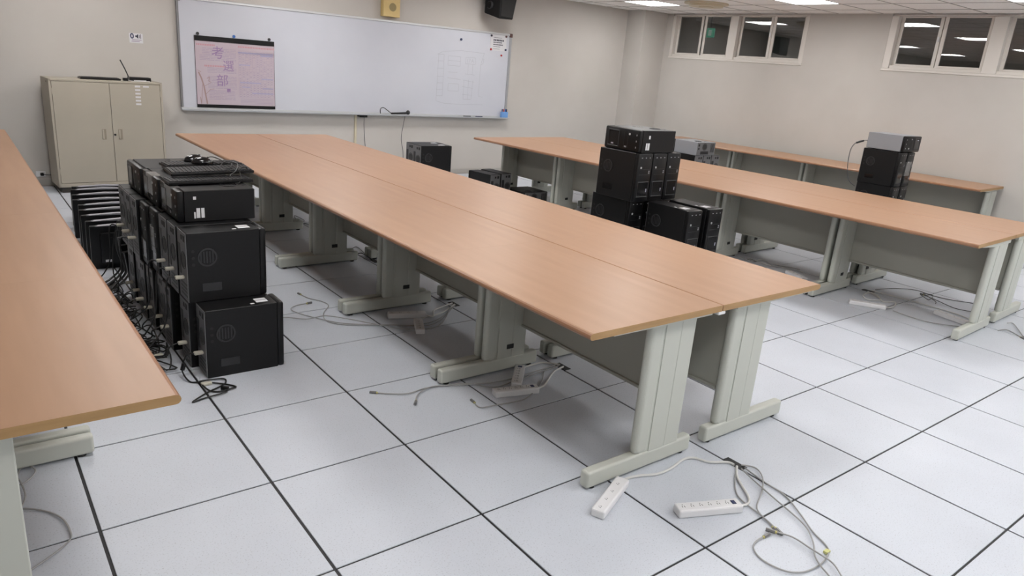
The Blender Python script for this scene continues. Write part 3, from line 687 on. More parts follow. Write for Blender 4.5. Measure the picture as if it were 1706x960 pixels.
# ================================================================== TOWER COMPUTERS
PD, PWD, PHT = 0.40, 0.165, 0.365
LS = PHT + 0.0012          # layer step
def tower_meshes(case_m):
    D, h = PD/2, PWD/2; M = {}
    b = bmesh.new(); box(b, -D+0.003, D-0.035, -h, h, 0, PHT, 0.003); M['case'] = mesh('case', b, case_m)
    b = bmesh.new(); box(b, D-0.036, D, -h, h, 0, PHT, 0.012, 2); M['front_bezel'] = mesh('front_bezel', b, BLK, smooth=True)
    b = bmesh.new()
    for a in ((-0.062, 0.062, 0.148, 0.154), (-0.062, 0.062, 0.036, 0.042), (-0.062, -0.056, 0.042, 0.148), (0.056, 0.062, 0.042, 0.148)):
        box(b, D-0.002, D+0.004, *a, 0.0015)
    M['bay_frame'] = mesh('bay_frame', b, DGREY)
    b = bmesh.new(); box(b, D-0.002, D+0.002, -0.054, 0.054, 0.044, 0.146, 0.0015); M['bay_door'] = mesh('bay_door', b, BLKG)
    b = bmesh.new(); box(b, D-0.002, D+0.0015, -0.06, 0.06, 0.205, 0.2075); box(b, D-0.002, D+0.0015, -0.06, 0.06, 0.245, 0.2475); M['drive_slit'] = mesh('drive_slit', b, DGREY)
    b = bmesh.new(); disc(b, (-0.045, 0.26), 0.008, 'x', D-0.002, D+0.003, 12); M['power_button'] = mesh('power_button', b, ALU)
    IG = mat('indicator_grey', (0.30, 0.30, 0.32), 0.3)
    for k, y in zip('abc', (-0.05, -0.005, 0.04)):
        b = bmesh.new(); box(b, D-0.002, D+0.0015, y, y+0.012, 0.330, 0.336); M['indicator_'+k] = mesh('indicator_light', b, IG)
    for k, z in zip('de', (0.215, 0.228)):
        b = bmesh.new(); box(b, D-0.002, D+0.002, 0.045, 0.057, z, z+0.008); M['indicator_'+k] = mesh('usb_port', b, IG)
    b = bmesh.new(); box(b, D+0.0005, D+0.003, 0.036, 0.046, 0.075, 0.10); M['badge'] = mesh('badge', b, mat('badge_silver', (0.5, 0.5, 0.6), 0.25, metal=0.5))
    b = bmesh.new(); ring(b, (-0.10, 0.235), 0.040, 0.048, 'y', -h-0.0035, -h+0.001); 
    for k in range(5): box(b, -0.134+0.0145*k, -0.128+0.0145*k, -h-0.001, -h+0.001, 0.205, 0.265)
    M['side_grille'] = mesh('side_grille', b, DGREY)
    b = bmesh.new()
    for z in (0.20, 0.235, 0.27): disc(b, (-0.168, z), 0.008, 'y', -h-0.001, -h+0.001, 10)
    M['side_vents'] = mesh('side_vents', b, SLOT)
    b = bmesh.new(); box(b, -0.13, -0.035, -h-0.0012, -h+0.001, 0.055, 0.098); M['label_recess'] = mesh('label_recess', b, BLKG)
    b = bmesh.new(); box(b, -D, -D+0.0035, -h+0.003, h-0.003, 0.004, PHT-0.004); M['back_plate'] = mesh('back_plate', b, GREYM)
    b = bmesh.new(); ring(b, (-0.025, 0.215), 0.040, 0.046, 'x', -D-0.002, -D+0.001, 20); disc(b, (-0.025, 0.215), 0.036, 'x', -D-0.001, -D+0.001, 16); M['fan_vent'] = mesh('fan_vent', b, FANM)
    b = bmesh.new(); box(b, -D-0.001, -D+0.001, -0.06, -0.03, 0.315, 0.345); box(b, -D-0.001, -D+0.001, -0.015, 0.01, 0.318, 0.342); M['power_inlet'] = mesh('power_inlet', b, SLOT)
    b = bmesh.new(); box(b, -D-0.0015, -D+0.001, 0.030, 0.070, 0.13, 0.29, 0.001); M['port_panel'] = mesh('port_panel', b, DGREY)
    b = bmesh.new()
    for k in range(4): box(b, -D-0.001, -D+0.001, -0.065, 0.045, 0.025+0.02*k, 0.036+0.02*k)
    M['expansion_slots'] = mesh('expansion_slots', b, DGREY)
    b = bmesh.new(); box(b, -D-0.045, -D, -0.035, -0.008, 0.118, 0.134, 0.004); M['video_plug'] = mesh('video_plug', b, IVORY)
    for k, (x0, x1, y0, y1) in zip('abc', ((0.07, 0.13, -0.045, -0.015), (0.07, 0.13, -0.008, 0.018), (0.035, 0.055, -0.06, -0.045))):
        b = bmesh.new(); box(b, x0, x1, y0, y1, PHT-0.0005, PHT+0.0008); M['sticker_'+k] = mesh('sticker', b, PAPER)
    b = bmesh.new(); box(b, D-0.05, D+0.003, -h-0.001, 0.03, PHT-0.25, PHT-0.10, 0.002); M['film'] = mesh('film', b, FILM)
    return M
TB, TS = tower_meshes(BLKM), tower_meshes(SILV)
def tower(label, group, loc, rot, M=TB, plug=False, sticker=True, film=False, name='tower_computer'):
    t = thing(name, label, 'computer', loc, rot, group)
    link('case', M['case'], t)
    f = link('front_bezel', M['front_bezel'], t)
    for k in ('bay_frame', 'bay_door', 'drive_slit', 'power_button', 'badge'): link(k, M[k], f)
    for k in 'abcde': link('indicator_light' if k < 'd' else 'usb_port', M['indicator_'+k], f)
    for k in ('side_grille', 'side_vents', 'label_recess'): link(k, M[k], t)
    p = link('back_plate', M['back_plate'], t)
    for k in ('fan_vent', 'power_inlet', 'port_panel', 'expansion_slots'): link(k, M[k], p)
    if plug: link('video_plug', M['video_plug'], p)
    if sticker: [link('sticker', M[k], t) for k in ('sticker_a', 'sticker_b', 'sticker_c')]
    if film: o = link('protective_film', M['film'], f); o['label'] = 'clear protective film on the bezel'
    return t
G1 = 'computers of the left stack'
near = ['nearest the camera', 'second from the camera', 'third from the camera', 'fourth from the camera', 'fifth from the camera', 'sixth from the camera', 'seventh from the camera', 'farthest from the camera']
xs1 = [0.0, -0.035, -0.06, -0.05, -0.07, -0.08, -0.06, -0.07]
PLUGS = []
for i, y in enumerate([1.053, 1.226, 1.50, 1.675, 1.85, 2.025, 2.20, 2.375]):
    x = 0.85 + xs1[i]
    tower('black tower computer, bottom layer of the left stack, ' + near[i], G1, (x, y+PWD/2, 0), (0, 0, R(1.0*((i*7) % 3-1)*0.7)), plug=True, sticker=(i == 0))
    PLUGS.append((x-0.245, y+PWD/2-0.021, 0.126))
for i, y in enumerate([1.20, 1.370, 1.540, 1.735, 1.91, 2.085, 2.26, 2.43]):
    x = 0.815 + [0.0, -0.008, -0.012, -0.02, -0.035, -0.05, -0.05, -0.05][i]
    fr = i in (3, 4)
    tower('black tower computer, middle layer of the left stack, ' + near[i], G1, (x, y+PWD/2, LS), (0, 0, R(180 if fr else 0)), plug=not fr, sticker=(i == 0), film=(i == 3))
    if not fr: PLUGS.append((x-0.245, y+PWD/2-0.021, PHT+0.126))
ZF = 2*LS + PWD/2 + 0.0005
for i, y in enumerate([1.795, 2.165, 2.535]):
    t = tower('black computer lying flat on the left stack, ' + ['nearest, white labels on its side', 'middle one', 'farthest from the camera'][i], G1,
          (0.838 - 0.012*i, y, ZF), (R(-90), 0, R(180)), sticker=False, film=(i < 2))
    if i == 0:
        for a in ((0.145, 0.160, 0.036, 0.052), (0.150, 0.158, -0.064, -0.030), (0.128, 0.146, -0.062, -0.010), (0.106, 0.122, -0.062, -0.010)):
            bx('white_label', PAPER, t, a[0]-0.04, a[1]-0.04, -a[3], -a[2], PHT-0.0005, PHT+0.001)

# ---- stack between the two islands
G2 = 'computers of the stack between the islands'
abr = ['leftmost', 'middle', 'rightmost']
for lay, z, xo, yo in ((0, 0.0, 3.905, 1.45), (1, LS, 3.905, 1.45)):
    for k in range(3):
        tower('black tower computer, %s layer of stack between islands, %s of three' % (['bottom', 'middle'][lay], abr[k]), G2, (xo+0.1715*k, yo + 0.009*k, z), (0, 0, R(-90+3)))
    for k in range(2):
        tower('black tower computer before the stack between islands, %s one, %s layer' % (['left', 'right'][k], ['lower', 'upper'][lay]), G2, ((4.065, 4.31)[k], 1.0, z), (0, 0, R(-90+1)))
for k in range(3):
    tower('black tower computer, top upright layer of stack between islands, %s of three' % abr[k], G2, (3.868+0.1705*k, 1.385+0.006*k, 2*LS), (0, 0, R(-90+2)), sticker=False)
t = tower('black computer lying flat on top of the stack between the islands', G2, (4.005, 1.575, 3*LS+PWD/2), (R(-90), 0, R(180)), sticker=False)
for a in ((0.085, 0.10, -0.045, -0.02), (0.085, 0.105, 0.01, 0.062), (0.11, 0.125, 0.01, 0.062)): bx('white_label', PAPER, t, *a, PHT-0.0005, PHT+0.001)

# ---- pair of stacked towers by the whiteboard wall
G3 = 'computers by the whiteboard wall'
for lay in range(2):
    for k in range(2):
        tower('black tower computer, %s of far pile below the microphone, %s one' % (['bottom', 'top'][lay], ['nearer', 'farther'][k]), G3, (3.99+0.01*k, 4.395+0.175*k, lay*LS), (0, 0, 0))
tower('black tower computer on floor at far end of right island, left one', G3, (4.905, 4.66, 0), (0, 0, R(90+8)), sticker=False)
tower('black tower computer on floor at far end of right island, right one', G3, (5.11, 4.70, 0), (0, 0, R(90+5)), sticker=False)
tower('black computer lying flat on the floor under the far end of the right island', G3, (5.62, 4.47, PWD/2), Matrix(((0, 0, -1), (1, 0, 0), (0, -1, 0))).to_euler(), sticker=False)

# ---- stacks between the right island and the window desks
G4 = 'computers between the right island and the window wall'
MF = Matrix(((0, 0, -1), (-1, 0, 0), (0, 1, 0))).to_euler()      # lying, front towards the camera
MB_ = Matrix(((0, 0, -1), (1, 0, 0), (0, -1, 0))).to_euler()     # lying, back towards the camera
for lay in range(3):
    for k in range(2):
        tower('black tower computer, %s layer of stack before window desks, %s one' % (['bottom', 'middle', 'top upright'][lay], ['left', 'right'][k]), G4,
              (7.72+0.176*k+0.01*(lay % 2), 1.24, lay*LS), (0, 0, R(-90+2)), sticker=False, film=(lay == 2 and k == 1))
t = tower('silver-sided computer lying flat on top of the stack before the window desks', G4, (8.02, 1.23, 3*LS+PWD/2+0.004), MF, M=TS, sticker=False)
for lay in range(2):
    for k in range(3):
        tower('black tower computer, back showing, %s layer of far low pile, %s of three' % (['bottom', 'upper'][lay], abr[k]), G4, (7.335+0.1715*k, 3.57, lay*LS), (0, 0, R(90)), sticker=False)
tower('silver computer lying flat with its back showing on the far low pile', G4, (7.62, 3.56, 2*LS+PWD/2), MB_, M=TS, sticker=False)
b = bmesh.new(); tube(b, [(7.72, 1.435, 3*PHT+0.08), (7.66, 1.52, 3*PHT+0.06), (7.60, 1.56, 3*PHT-0.02), (7.60, 1.56, 3*PHT-0.2), (7.61, 1.52, 3*PHT-0.36), (7.66, 1.46, 2*PHT-0.06)], 0.0045)
t = tag(obj('power_lead', b, CORDD), 'thin dark lead hanging behind the stack before the window desks', 'cable')
b = bmesh.new(); tube(b, [(7.69, 1.485, 3*PHT+0.07), (7.64, 1.54, 3*PHT+0.04)], 0.010, 8, 2); obj('ferrite', b, BLK, t)

# ================================================================== KEYBOARDS AND MICE ON THE LEFT STACK
kb = bmesh.new(); box(kb, -0.225, 0.225, -0.075, 0.075, 0, 0.016, 0.004); KBODY = mesh('body', kb, BLK)
kb = bmesh.new()
for i in range(21):
    for j in range(6): box(kb, -0.215+i*0.0205, -0.198+i*0.0205, -0.064+j*0.0215, -0.046+j*0.0215, 0.0155, 0.021)
KKEYS = mesh('keys', kb, DGREY)
ZT = 2*LS + PWD + 0.0045
def keyboard(label, loc, rot):
    t = thing('keyboard', label, 'keyboard', loc, rot, 'keyboards on the left stack'); link('body', KBODY, t); link('keys', KKEYS, t); return t
keyboard('black keyboard under the other one on the nearest flat computer', (0.86, 1.655, ZT+0.001), (0, 0, R(2)))
keyboard('black keyboard lying across another and sticking out past the left stack', (0.90, 1.765, ZT+0.036), (R(4), R(-1), R(1)))
keyboard('black keyboard at the bottom of the pair under the mice', (0.95, 2.055, ZT+0.001), (0, 0, R(-3)))
keyboard('black keyboard carrying two mice on the middle flat computer', (0.94, 2.06, ZT+0.0235), (0, 0, R(4)))
def mouse(label, loc, rz):
    t = thing('mouse', label, 'mouse', loc, (0, 0, rz), 'mice on the left stack')
    b = bmesh.new(); bmesh.ops.create_uvsphere(b, u_segments=20, v_segments=12, radius=1.0)
    for v in b.verts:
        v.co.x *= 0.062; v.co.y *= 0.036; v.co.z = max(v.co.z, -0.12)*0.036 + 0.0045
    obj('shell', b, BLKG, t, smooth=True)
    b = bmesh.new(); disc(b, (0.03, 0.033), 0.007, 'y', -0.003, 0.003, 12); obj('scroll_wheel', b, DGREY, t)
    return t
mouse('glossy black mouse on the keyboard, the farther of the two', (0.905, 2.10, ZT+0.045), R(10))
mouse('glossy black mouse on the keyboard, the nearer of the two', (0.925, 2.005, ZT+0.045), R(-5))
def cable(label, pts, r, m, name='cable', cat='cable', group=None):
    b = bmesh.new(); tube(b, pts, r)
    return tag(obj(name, b, m, smooth=True), label, cat, group)
cable('black mouse lead looping over the right side of the left stack, upper loop', [(0.96, 2.105, ZT+0.055), (1.00, 2.06, ZT+0.075), (1.05, 1.98, ZT+0.05), (1.04, 1.90, ZT+0.03), (0.98, 1.90, ZT+0.05), (1.01, 1.86, ZT+0.07), (1.06, 1.82, ZT+0.055), (1.08, 1.76, ZT+0.052)], 0.003, CORDB)
cable('black mouse lead coiled over the keyboard end on the left stack', [(0.98, 2.00, ZT+0.055), (1.01, 1.92, ZT+0.05), (1.03, 1.80, ZT+0.075), (0.99, 1.72, ZT+0.06), (0.96, 1.78, ZT+0.05), (1.00, 1.83, ZT+0.08), (1.05, 1.76, ZT+0.08), (1.02, 1.69, ZT+0.05), (0.98, 1.66, ZT+0.026), (1.03, 1.60, ZT+0.004)], 0.003, CORDB)
cable('black keyboard lead dropping onto the nearest flat computer', [(1.10, 1.75, ZT+0.045), (1.08, 1.70, ZT+0.07), (1.04, 1.68, ZT+0.06), (1.03, 1.64, ZT+0.02), (1.00, 1.57, ZT+0.004), (0.97, 1.55, ZT+0.004)], 0.003, CORDB)

# ================================================================== MONITORS
b = bmesh.new(); box(b, 0, 0.49, -0.016, 0.012, 0, 0.335, 0.008, 2); MBODY = mesh('casing', b, BLK, smooth=True)
b = bmesh.new(); prism(b, [(0.012, 0.329), (0.06, 0.336), (0.245, 0.345), (0.43, 0.336), (0.478, 0.329)], 'y', -0.014, 0.010)
MTOP = mesh('top_edge', b, mat('monitor_gloss_grey', (0.36, 0.36, 0.40), 0.22, spec=0.6))
b = bmesh.new(); box(b, 0.06, 0.43, -0.042, -0.015, 0.05, 0.29, 0.012, 2); MBULGE = mesh('back_cover', b, BLK, smooth=True)
b = bmesh.new(); box(b, 0.02, 0.47, 0.0115, 0.013, 0.03, 0.315); MSCR = mesh('screen', b, BLKG)
b = bmesh.new(); box(b, 0.19, 0.30, -0.056, -0.041, 0.07, 0.16, 0.006); MHINGE = mesh('stand_mount', b, DGREY)
b = bmesh.new(); box(b, 0.085, 0.125, -0.0432, -0.0418, 0.066, 0.084); MSTK = mesh('sticker', b, PAPER)
b = bmesh.new()
for k in range(9): box(b, 0.12+0.028*k, 0.138+0.028*k, -0.0428, -0.0415, 0.25, 0.256)
MVENT = mesh('vent_slots', b, SLOT)
MON = [(0.548, 4.731), (0.525, 4.60), (0.502, 4.37), (0.482, 4.16), (0.492, 3.95), (0.470, 3.76), (0.460, 3.565), (0.457, 3.36), (0.461, 3.20)]
ordn = ['nearest the camera', 'second from the camera', 'third from the camera', 'fourth from the camera', 'fifth from the camera', 'sixth from the camera', 'seventh from the camera', 'eighth from the camera', 'farthest, by the cupboard']
for i, (x, y) in enumerate(MON):
    t = thing('monitor', 'black monitor in the row beside the left stack, ' + ordn[8-i], 'monitor', (x, y+0.055, 0.0), (R(9), 0, R(random.uniform(-3, 3))), 'monitors lined up on the floor')
    c = link('casing', MBODY, t); link('top_edge', MTOP, c); link('back_cover', MBULGE, t); link('screen', MSCR, t); link('stand_mount', MHINGE, t); link('vent_slots', MVENT, t)
    if i == 8: link('sticker', MSTK, t)
t = thing('plastic_bracket', 'small black plastic bracket with grey slotted frame beside the nearest monitor', 'bracket', (0.60, 2.68, 0.0), (0, R(0), R(8)))
bx('stem', BLK, t, 0.01, 0.07, 0, 0.03, 0, 0.27, 0.005)
t.rotation_euler = (0, R(-6), R(6))
b = bmesh.new()
for a in ((-0.015, 0.095, 0.36, 0.37), (-0.015, 0.095, 0.26, 0.27), (-0.015, -0.005, 0.27, 0.36), (0.085, 0.095, 0.27, 0.36), (-0.005, 0.085, 0.31, 0.318)): box(b, a[0], a[1], -0.006, 0.002, a[2], a[3])
obj('slotted_frame', b, mat('bracket_grey', (0.12, 0.12, 0.125), 0.5), t)
bx('plate', BLK, t, -0.005, 0.085, 0, 0.012, 0.27, 0.36)

# ================================================================== BLACK LEADS BESIDE THE LEFT STACK
rnd = random.Random(21)
def rp(x0, x1, y0, y1, z): return (rnd.uniform(x0, x1), rnd.uniform(y0, y1), z)
for i, (px, py_, pz) in enumerate(PLUGS):
    pts = [(px, py_, pz), (px-0.04, py_, pz-0.015), (px-0.06, py_+0.03, max(pz*0.45, 0.03))]
    if i == 0: continue
    yb = min(max(py_, 1.42), 2.5)
    for k in range(7):
        pts.append(rp(0.27, 0.55, yb-0.20, yb+0.30, 0.008 + 0.055*rnd.random()*(k % 2) + 0.004*rnd.random()))
    cable('black lead hanging from the %s computer back in the %s layer of the left stack' % (NUM[i] if i < 8 else NUM[(0, 1, 2, 5, 6, 7)[i-8]], 'bottom' if i < 8 else 'middle'), pts, 0.004, CORDB, 'video_lead', group='black leads tangled beside the left stack')
b = bmesh.new()
for i in range(9):
    y = 1.40 + 0.13*i
    tube(b, [rp(0.25, 0.56, y-0.18, y+0.32, 0.008 + 0.05*rnd.random()*(k % 2) + 0.004*rnd.random()) for k in range(9)], 0.004)
t = tag(obj('cable_tangle', b, CORDB, smooth=True), 'dense tangle of loose black leads on the floor beside the left stack', 'cable tangle'); t['kind'] = 'stuff'
for x, y in ((0.40, 1.50), (0.36, 1.42), (0.45, 1.62), (0.42, 1.95), (0.50, 1.44)):
    tag(bx('loose_plug', IVORY, None, x-0.025, x+0.025, y-0.014, y+0.014, 0.0, 0.018, 0.003), 'ivory plug lying among the tangled black leads beside the left stack', 'plug', 'ivory plugs in the cable tangle')
b = bmesh.new()
for k in range(7):
    x0 = 0.60 + 0.03*rnd.random(); y0 = 2.75 + 0.03*k
    pts = [(x0+0.05, y0, 0.52-0.03*k), (x0-0.01, y0-0.02, 0.42), (x0-0.03, y0+0.02, 0.25), (x0-0.01, y0, 0.10), (x0-0.10, y0-0.05, 0.02), rp(0.35, 0.54, 2.4, 2.9, 0.008), rp(0.35, 0.54, 2.3, 2.8, 0.02), rp(0.35, 0.54, 2.3, 2.8, 0.008)]
    tube(b, pts, 0.0075)
t = tag(obj('lead_bunch', b, CORDB, smooth=True), 'thick bunch of black leads hanging at the far corner of the left stack', 'cable bunch'); t['kind'] = 'stuff'
def floor_pts(pts, z): return [(x, y, z + 0.0015*(k % 3)) for k, (x, y) in enumerate(pts)]
BF = [(0.681, 1.331), (0.64, 1.295), (0.603, 1.223), (0.566, 1.137), (0.561, 1.059), (0.596, 1.021), (0.651, 0.984), (0.711, 0.937), (0.739, 0.889), (0.711, 0.877), (0.656, 0.874), (0.617, 0.905), (0.602, 1.001), (0.611, 1.035), (0.667, 1.025), (0.717, 1.0), (0.707, 0.955), (0.663, 0.921), (0.6, 0.884), (0.517, 0.822), (0.587, 0.837), (0.659, 0.844), (0.69, 0.867), (0.68, 0.917)]
pts = [(PLUGS[0][0], PLUGS[0][1], 0.126), (0.575, 1.13, 0.12), (0.545, 1.12, 0.05)] + floor_pts(BF[4:], 0.006)
t = cable('black lead with ferrite looped on floor at near corner of left stack', pts, 0.0042, CORDB, 'video_lead')
b = bmesh.new(); tube(b, [(0.557, 1.124, 0.078), (0.546, 1.118, 0.045)], 0.011, 8, 2); obj('ferrite', b, BLK, t)
b = bmesh.new(); tube(b, [(0.70, 0.878, 0.012), (0.672, 0.90, 0.012)], 0.011, 8, 2); obj('ferrite', b, BLK, t)
b = bmesh.new(); box(b, 0.60, 0.65, 0.975, 1.0, 0.001, 0.016, 0.003); obj('plug', b, IVORY, t)

# ================================================================== POWER STRIPS, FLOOR CABLES
def strip(label, a, b_, cord=None, rocker=True, L=None):
    a, b_ = Vector(a), Vector(b_); d = b_ - a; Ls = L or d.length; ang = math.atan2(d.y, d.x)
    t = thing('power_strip', label, 'power strip', (a.x, a.y, 0), (0, 0, ang), 'white power strips on the floor')
    bx('body', WHITE, t, 0, Ls, -0.029, 0.029, 0.0, 0.036, 0.007, 2)
    n = 6 if rocker else 4; bb = bmesh.new()
    for k in range(n):
        x = 0.028 + k*(Ls-0.09)/(n-1)
        box(bb, x-0.006, x-0.004, -0.006, 0.004, 0.0355, 0.0366); box(bb, x+0.004, x+0.006, -0.006, 0.004, 0.0355, 0.0366); box(bb, x-0.0015, x+0.0015, 0.009, 0.013, 0.0355, 0.0366)
    o = obj('socket_holes', bb, SLOT, t)
    if not rocker: o.scale = (1, 0.6, 1)
    if rocker: bx('rocker_switch', NAVY, t, Ls-0.042, Ls-0.024, -0.012, 0.012, 0.035, 0.0385, 0.001)
    if cord:
        c, s = math.cos(-ang), math.sin(-ang)
        loc = [((x-a.x)*c - (y-a.y)*s, (x-a.x)*s + (y-a.y)*c, 0.007 + (0.010 if k == 0 else 0)) for k, (x, y) in enumerate(cord)]
        bb = bmesh.new(); tube(bb, loc, 0.0055, 8); obj('cord', bb, CORDW, t, smooth=True)
    return t
strip('white power strip slanting away from the foot of the near left desk leg', (1.57, -0.855), (1.831, -0.739), [(1.825, -0.741), (1.87, -0.722), (1.939, -0.735), (2.013, -0.765), (2.102, -0.768), (2.218, -0.745), (2.277, -0.76), (2.313, -0.822), (2.386, -0.864), (2.395, -0.895)], rocker=False)
strip('white power strip with six sockets and switch on the open floor near the front', (1.863, -1.004), (2.125, -1.116), [(2.12, -1.114), (2.181, -1.118), (2.229, -1.087), (2.283, -1.013), (2.327, -0.959), (2.395, -0.91)])
strip('white power strip under the central island beside the second leg pair, lower one', (1.837, 0.201), (2.081, 0.136), [(2.075, 0.138), (2.15, 0.165), (2.224, 0.214), (2.326, 0.282), (2.42, 0.31)])
strip('white power strip under the central island pointing at the second leg pair', (1.995, 0.215), (2.17, 0.40), [(2.16, 0.39), (2.22, 0.41), (2.28, 0.415), (2.356, 0.408), (2.42, 0.34)])
strip('white power strip under the central island between second and third leg pairs, the far one', (1.896, 1.471), (2.135, 1.382), [(2.13, 1.384), (2.17, 1.35), (2.239, 1.45), (2.312, 1.485), (2.44, 1.53)], rocker=False)
strip('white power strip under the central island between second and third leg pairs, the near one', (1.939, 1.12), (2.028, 1.305), [(2.025, 1.30), (2.12, 1.36), (2.20, 1.37), (2.293, 1.403), (2.44, 1.50)], rocker=False)
strip('white power strip under the near desk of the right island, by the second leg pair', (5.467, 0.203), (5.62, -0.03), [(5.615, -0.02), (5.70, -0.04), (5.814, -0.018), (5.90, 0.03), (5.80, 0.08), (5.95, 0.202), (5.97, 0.27), (5.818, 0.26), (5.73, 0.17), (5.85, 0.12), (5.98, 0.30)], rocker=False)
strip('white power strip under the near desk of the right island, by the near leg', (5.933, -0.285), (5.86, -0.56), [(5.865, -0.545), (5.93, -0.60), (6.05, -0.50), (6.10, -0.25), (6.05, 0.30)], rocker=False)
strip('white power strip under the second desk of the right island', (5.80, 0.98), (5.70, 0.74), [(5.71, 0.75), (5.80, 0.95), (5.95, 1.05), (5.88, 1.25), (5.91, 1.40)], rocker=False)
def net(label, pts, m=CORDG, r=0.0032, z=0.0045, plug=True, name='network_cable', group=None):
    P3 = floor_pts(pts, z); t = cable(label, P3, r, m, name, group=group)
    if plug:
        e, f = Vector(P3[0]), Vector(P3[1]); d = (e-f).normalized(); b = bmesh.new(); tube(b, [e - d*0.005, e + d*0.03], 0.0075, 6, 1); obj('plug', b, mat('plug_grey', (0.16, 0.16, 0.16), 0.3), t)
        b = bmesh.new(); tube(b, [e - d*0.012, e - d*0.002], 0.0058, 6, 1); obj('boot', b, mat('pale_yellow_boot', (0.5, 0.45, 0.15), 0.5), t)
    return t
net('grey network cable from the front floor outlet to the knotted plugs', [(2.131, -1.276), (2.16, -1.201), (2.169, -1.137), (2.2, -1.055), (2.283, -0.981), (2.39, -0.913)])
net('grey network cable bowing right from the front floor outlet to the knotted plugs', [(2.131, -1.288), (2.144, -1.244), (2.161, -1.188), (2.206, -1.145), (2.318, -1.094), (2.417, -1.028), (2.46, -0.962), (2.42, -0.915)], z=0.0075)
net('grey network cable running from the front outlet to the bottom picture edge', [(2.389, -0.938), (2.346, -1.049), (2.307, -1.162), (2.281, -1.259), (2.244, -1.344), (2.175, -1.415), (2.112, -1.459), (2.073, -1.503), (2.05, -1.544), (2.028, -1.583)], plug=False, z=0.0105)
t = net('grey network cable in a big loop on the floor at the lower right', [(2.053, -1.285), (2.001, -1.285), (1.952, -1.303), (1.925, -1.345), (1.921, -1.399), (1.943, -1.456), (2.004, -1.488), (2.097, -1.496), (2.179, -1.477), (2.218, -1.441), (2.248, -1.372), (2.319, -1.268), (2.383, -1.163), (2.393, -1.061), (2.416, -0.937)], z=0.0045)
bx('cable_label', mat('yellow_green_tag', (0.55, 0.55, 0.22), 0.5), t, 2.165, 2.19, -1.478, -1.462, 0.003, 0.012)
net('grey network cable running from the knotted plugs to the bottom picture edge', [(2.10, -1.292), (2.132, -1.352), (2.128, -1.428), (2.131, -1.477), (2.123, -1.523), (2.09, -1.568), (2.061, -1.603)], z=0.013)
net('grey network cable with plug on the open floor left of the second leg pair', [(1.318, 0.513), (1.373, 0.467), (1.457, 0.422), (1.56, 0.440), (1.672, 0.42), (1.799, 0.379), (1.902, 0.28), (2.05, 0.29), (2.40, 0.33)])
net('grey network cable with bare plug just beside the second leg pair', [(1.445, 0.326), (1.491, 0.385), (1.572, 0.425), (1.648, 0.425), (1.80, 0.36), (2.0, 0.31), (2.40, 0.35)], z=0.008)
net('grey network cable with plug in front of the power strips under the central island', [(1.704, 0.187), (1.698, 0.121), (1.773, 0.103), (1.905, 0.088), (1.993, 0.100), (2.16, 0.20), (2.30, 0.33), (2.42, 0.36)], z=0.0045)
net('grey network cable with plug on the floor right of the left stack, the far one', [(1.567, 2.132), (1.585, 2.026), (1.637, 1.926), (1.646, 1.837), (1.559, 1.713), (1.514, 1.58), (1.57, 1.479), (1.71, 1.395), (1.859, 1.325), (1.92, 1.28), (2.15, 1.28), (2.43, 1.48)], CORDG)
net('grey network cable with plug on the floor right of the left stack, the middle one', [(1.538, 1.927), (1.445, 1.906), (1.391, 1.849), (1.413, 1.761), (1.475, 1.636), (1.573, 1.485), (1.749, 1.375), (1.88, 1.30), (2.1, 1.22), (2.44, 1.49)], CORDG, z=0.008)
net('grey network cable on the floor just right of the left stack, the near one', [(1.25, 1.74), (1.319, 1.708), (1.41, 1.629), (1.542, 1.643), (1.652, 1.516), (1.76, 1.36), (1.89, 1.22), (2.1, 1.17), (2.42, 1.50)], CORDG, z=0.0115)
net('dark network cable under the near desk of the right island, the far one', [(6.12, 0.302), (6.338, 0.245), (6.496, 0.12), (6.479, -0.016), (6.499, -0.163), (6.60, -0.325)], CORDD, plug=False)
net('dark network cable coiled under the near desk of the right island', [(6.405, 0.016), (6.341, -0.121), (6.241, -0.311), (6.30, -0.423)], CORDD, z=0.008)
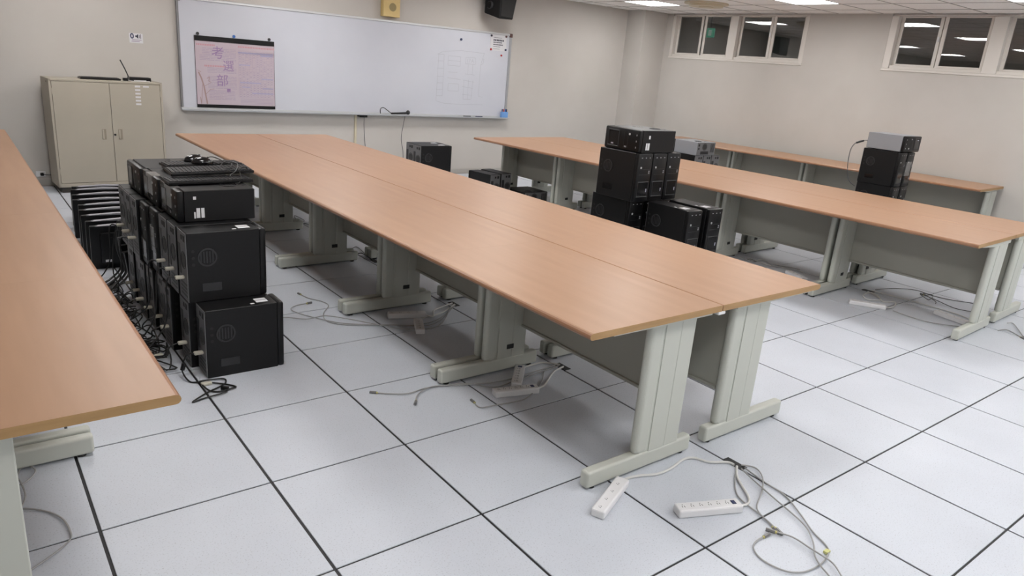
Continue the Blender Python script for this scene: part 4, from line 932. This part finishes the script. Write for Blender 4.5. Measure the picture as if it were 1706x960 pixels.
net('grey network cable sagging towards the near leg of the right island', [(5.638, -0.083), (5.608, -0.217), (5.619, -0.382), (5.76, -0.541)], CORDG, plug=False)
net('grey cable curving out from the near right leg of the right island, inner one', [(5.968, -0.893), (6.062, -0.766), (5.96, -0.735)], CORDG)
net('grey cable curving out from the near right leg of the right island, outer one', [(5.985, -0.90), (6.281, -0.737), (6.25, -0.70)], CORDG, z=0.008)
net('small knot of dark cable under the near desk of the right island', [(6.21, -0.171), (6.275, -0.141), (6.378, -0.028), (6.438, 0.03), (6.453, -0.046), (6.259, -0.096), (6.297, -0.047), (6.36, 0.02)], CORDD, z=0.012, plug=False)
net('pale cable wandering under the second desk of the right island', [(5.893, 1.486), (5.886, 1.395), (6.0, 1.397), (5.98, 1.267), (5.99, 1.193), (6.0, 1.056), (5.99, 0.93)], CORDW, plug=False)
net('thin pale cable under the second desk of the right island, crossing the other', [(5.84, 1.54), (5.80, 1.365), (5.952, 1.334), (5.87, 1.166), (5.99, 1.10), (6.02, 0.985)], CORDG, z=0.010, plug=False)
net('grey cable curving out on the floor beneath the foreground desk, larger arc', [(-0.26, -0.141), (-0.208, -0.111), (-0.152, -0.073), (-0.104, -0.026), (-0.084, 0.014), (-0.093, 0.116), (-0.129, 0.196), (-0.194, 0.256), (-0.26, 0.271)], CORDG, plug=False)
net('grey cable in a small loop on the floor beneath the foreground desk', [(-0.21, 0.253), (-0.187, 0.336), (-0.192, 0.434), (-0.199, 0.49), (-0.187, 0.545), (-0.159, 0.555), (-0.14, 0.513), (-0.156, 0.463), (-0.19, 0.425), (-0.23, 0.433)], CORDG, z=0.008, plug=False)
net('dark cables bunch under the central island at the fourth leg pair', [(2.40, 3.10), (2.49, 3.17), (2.474, 3.015), (2.442, 2.87), (2.434, 2.75)], CORDD, plug=False)
net('black cable under the central island behind the fourth leg pair', [(2.36, 2.93), (2.435, 2.935), (2.418, 2.74)], CORDB, z=0.009)
net('dark cable knot under the farthest desks of the central island', [(2.39, 4.28), (2.45, 4.50), (2.458, 4.265), (2.395, 4.201), (2.431, 4.108), (2.41, 3.99)], CORDD, plug=False)
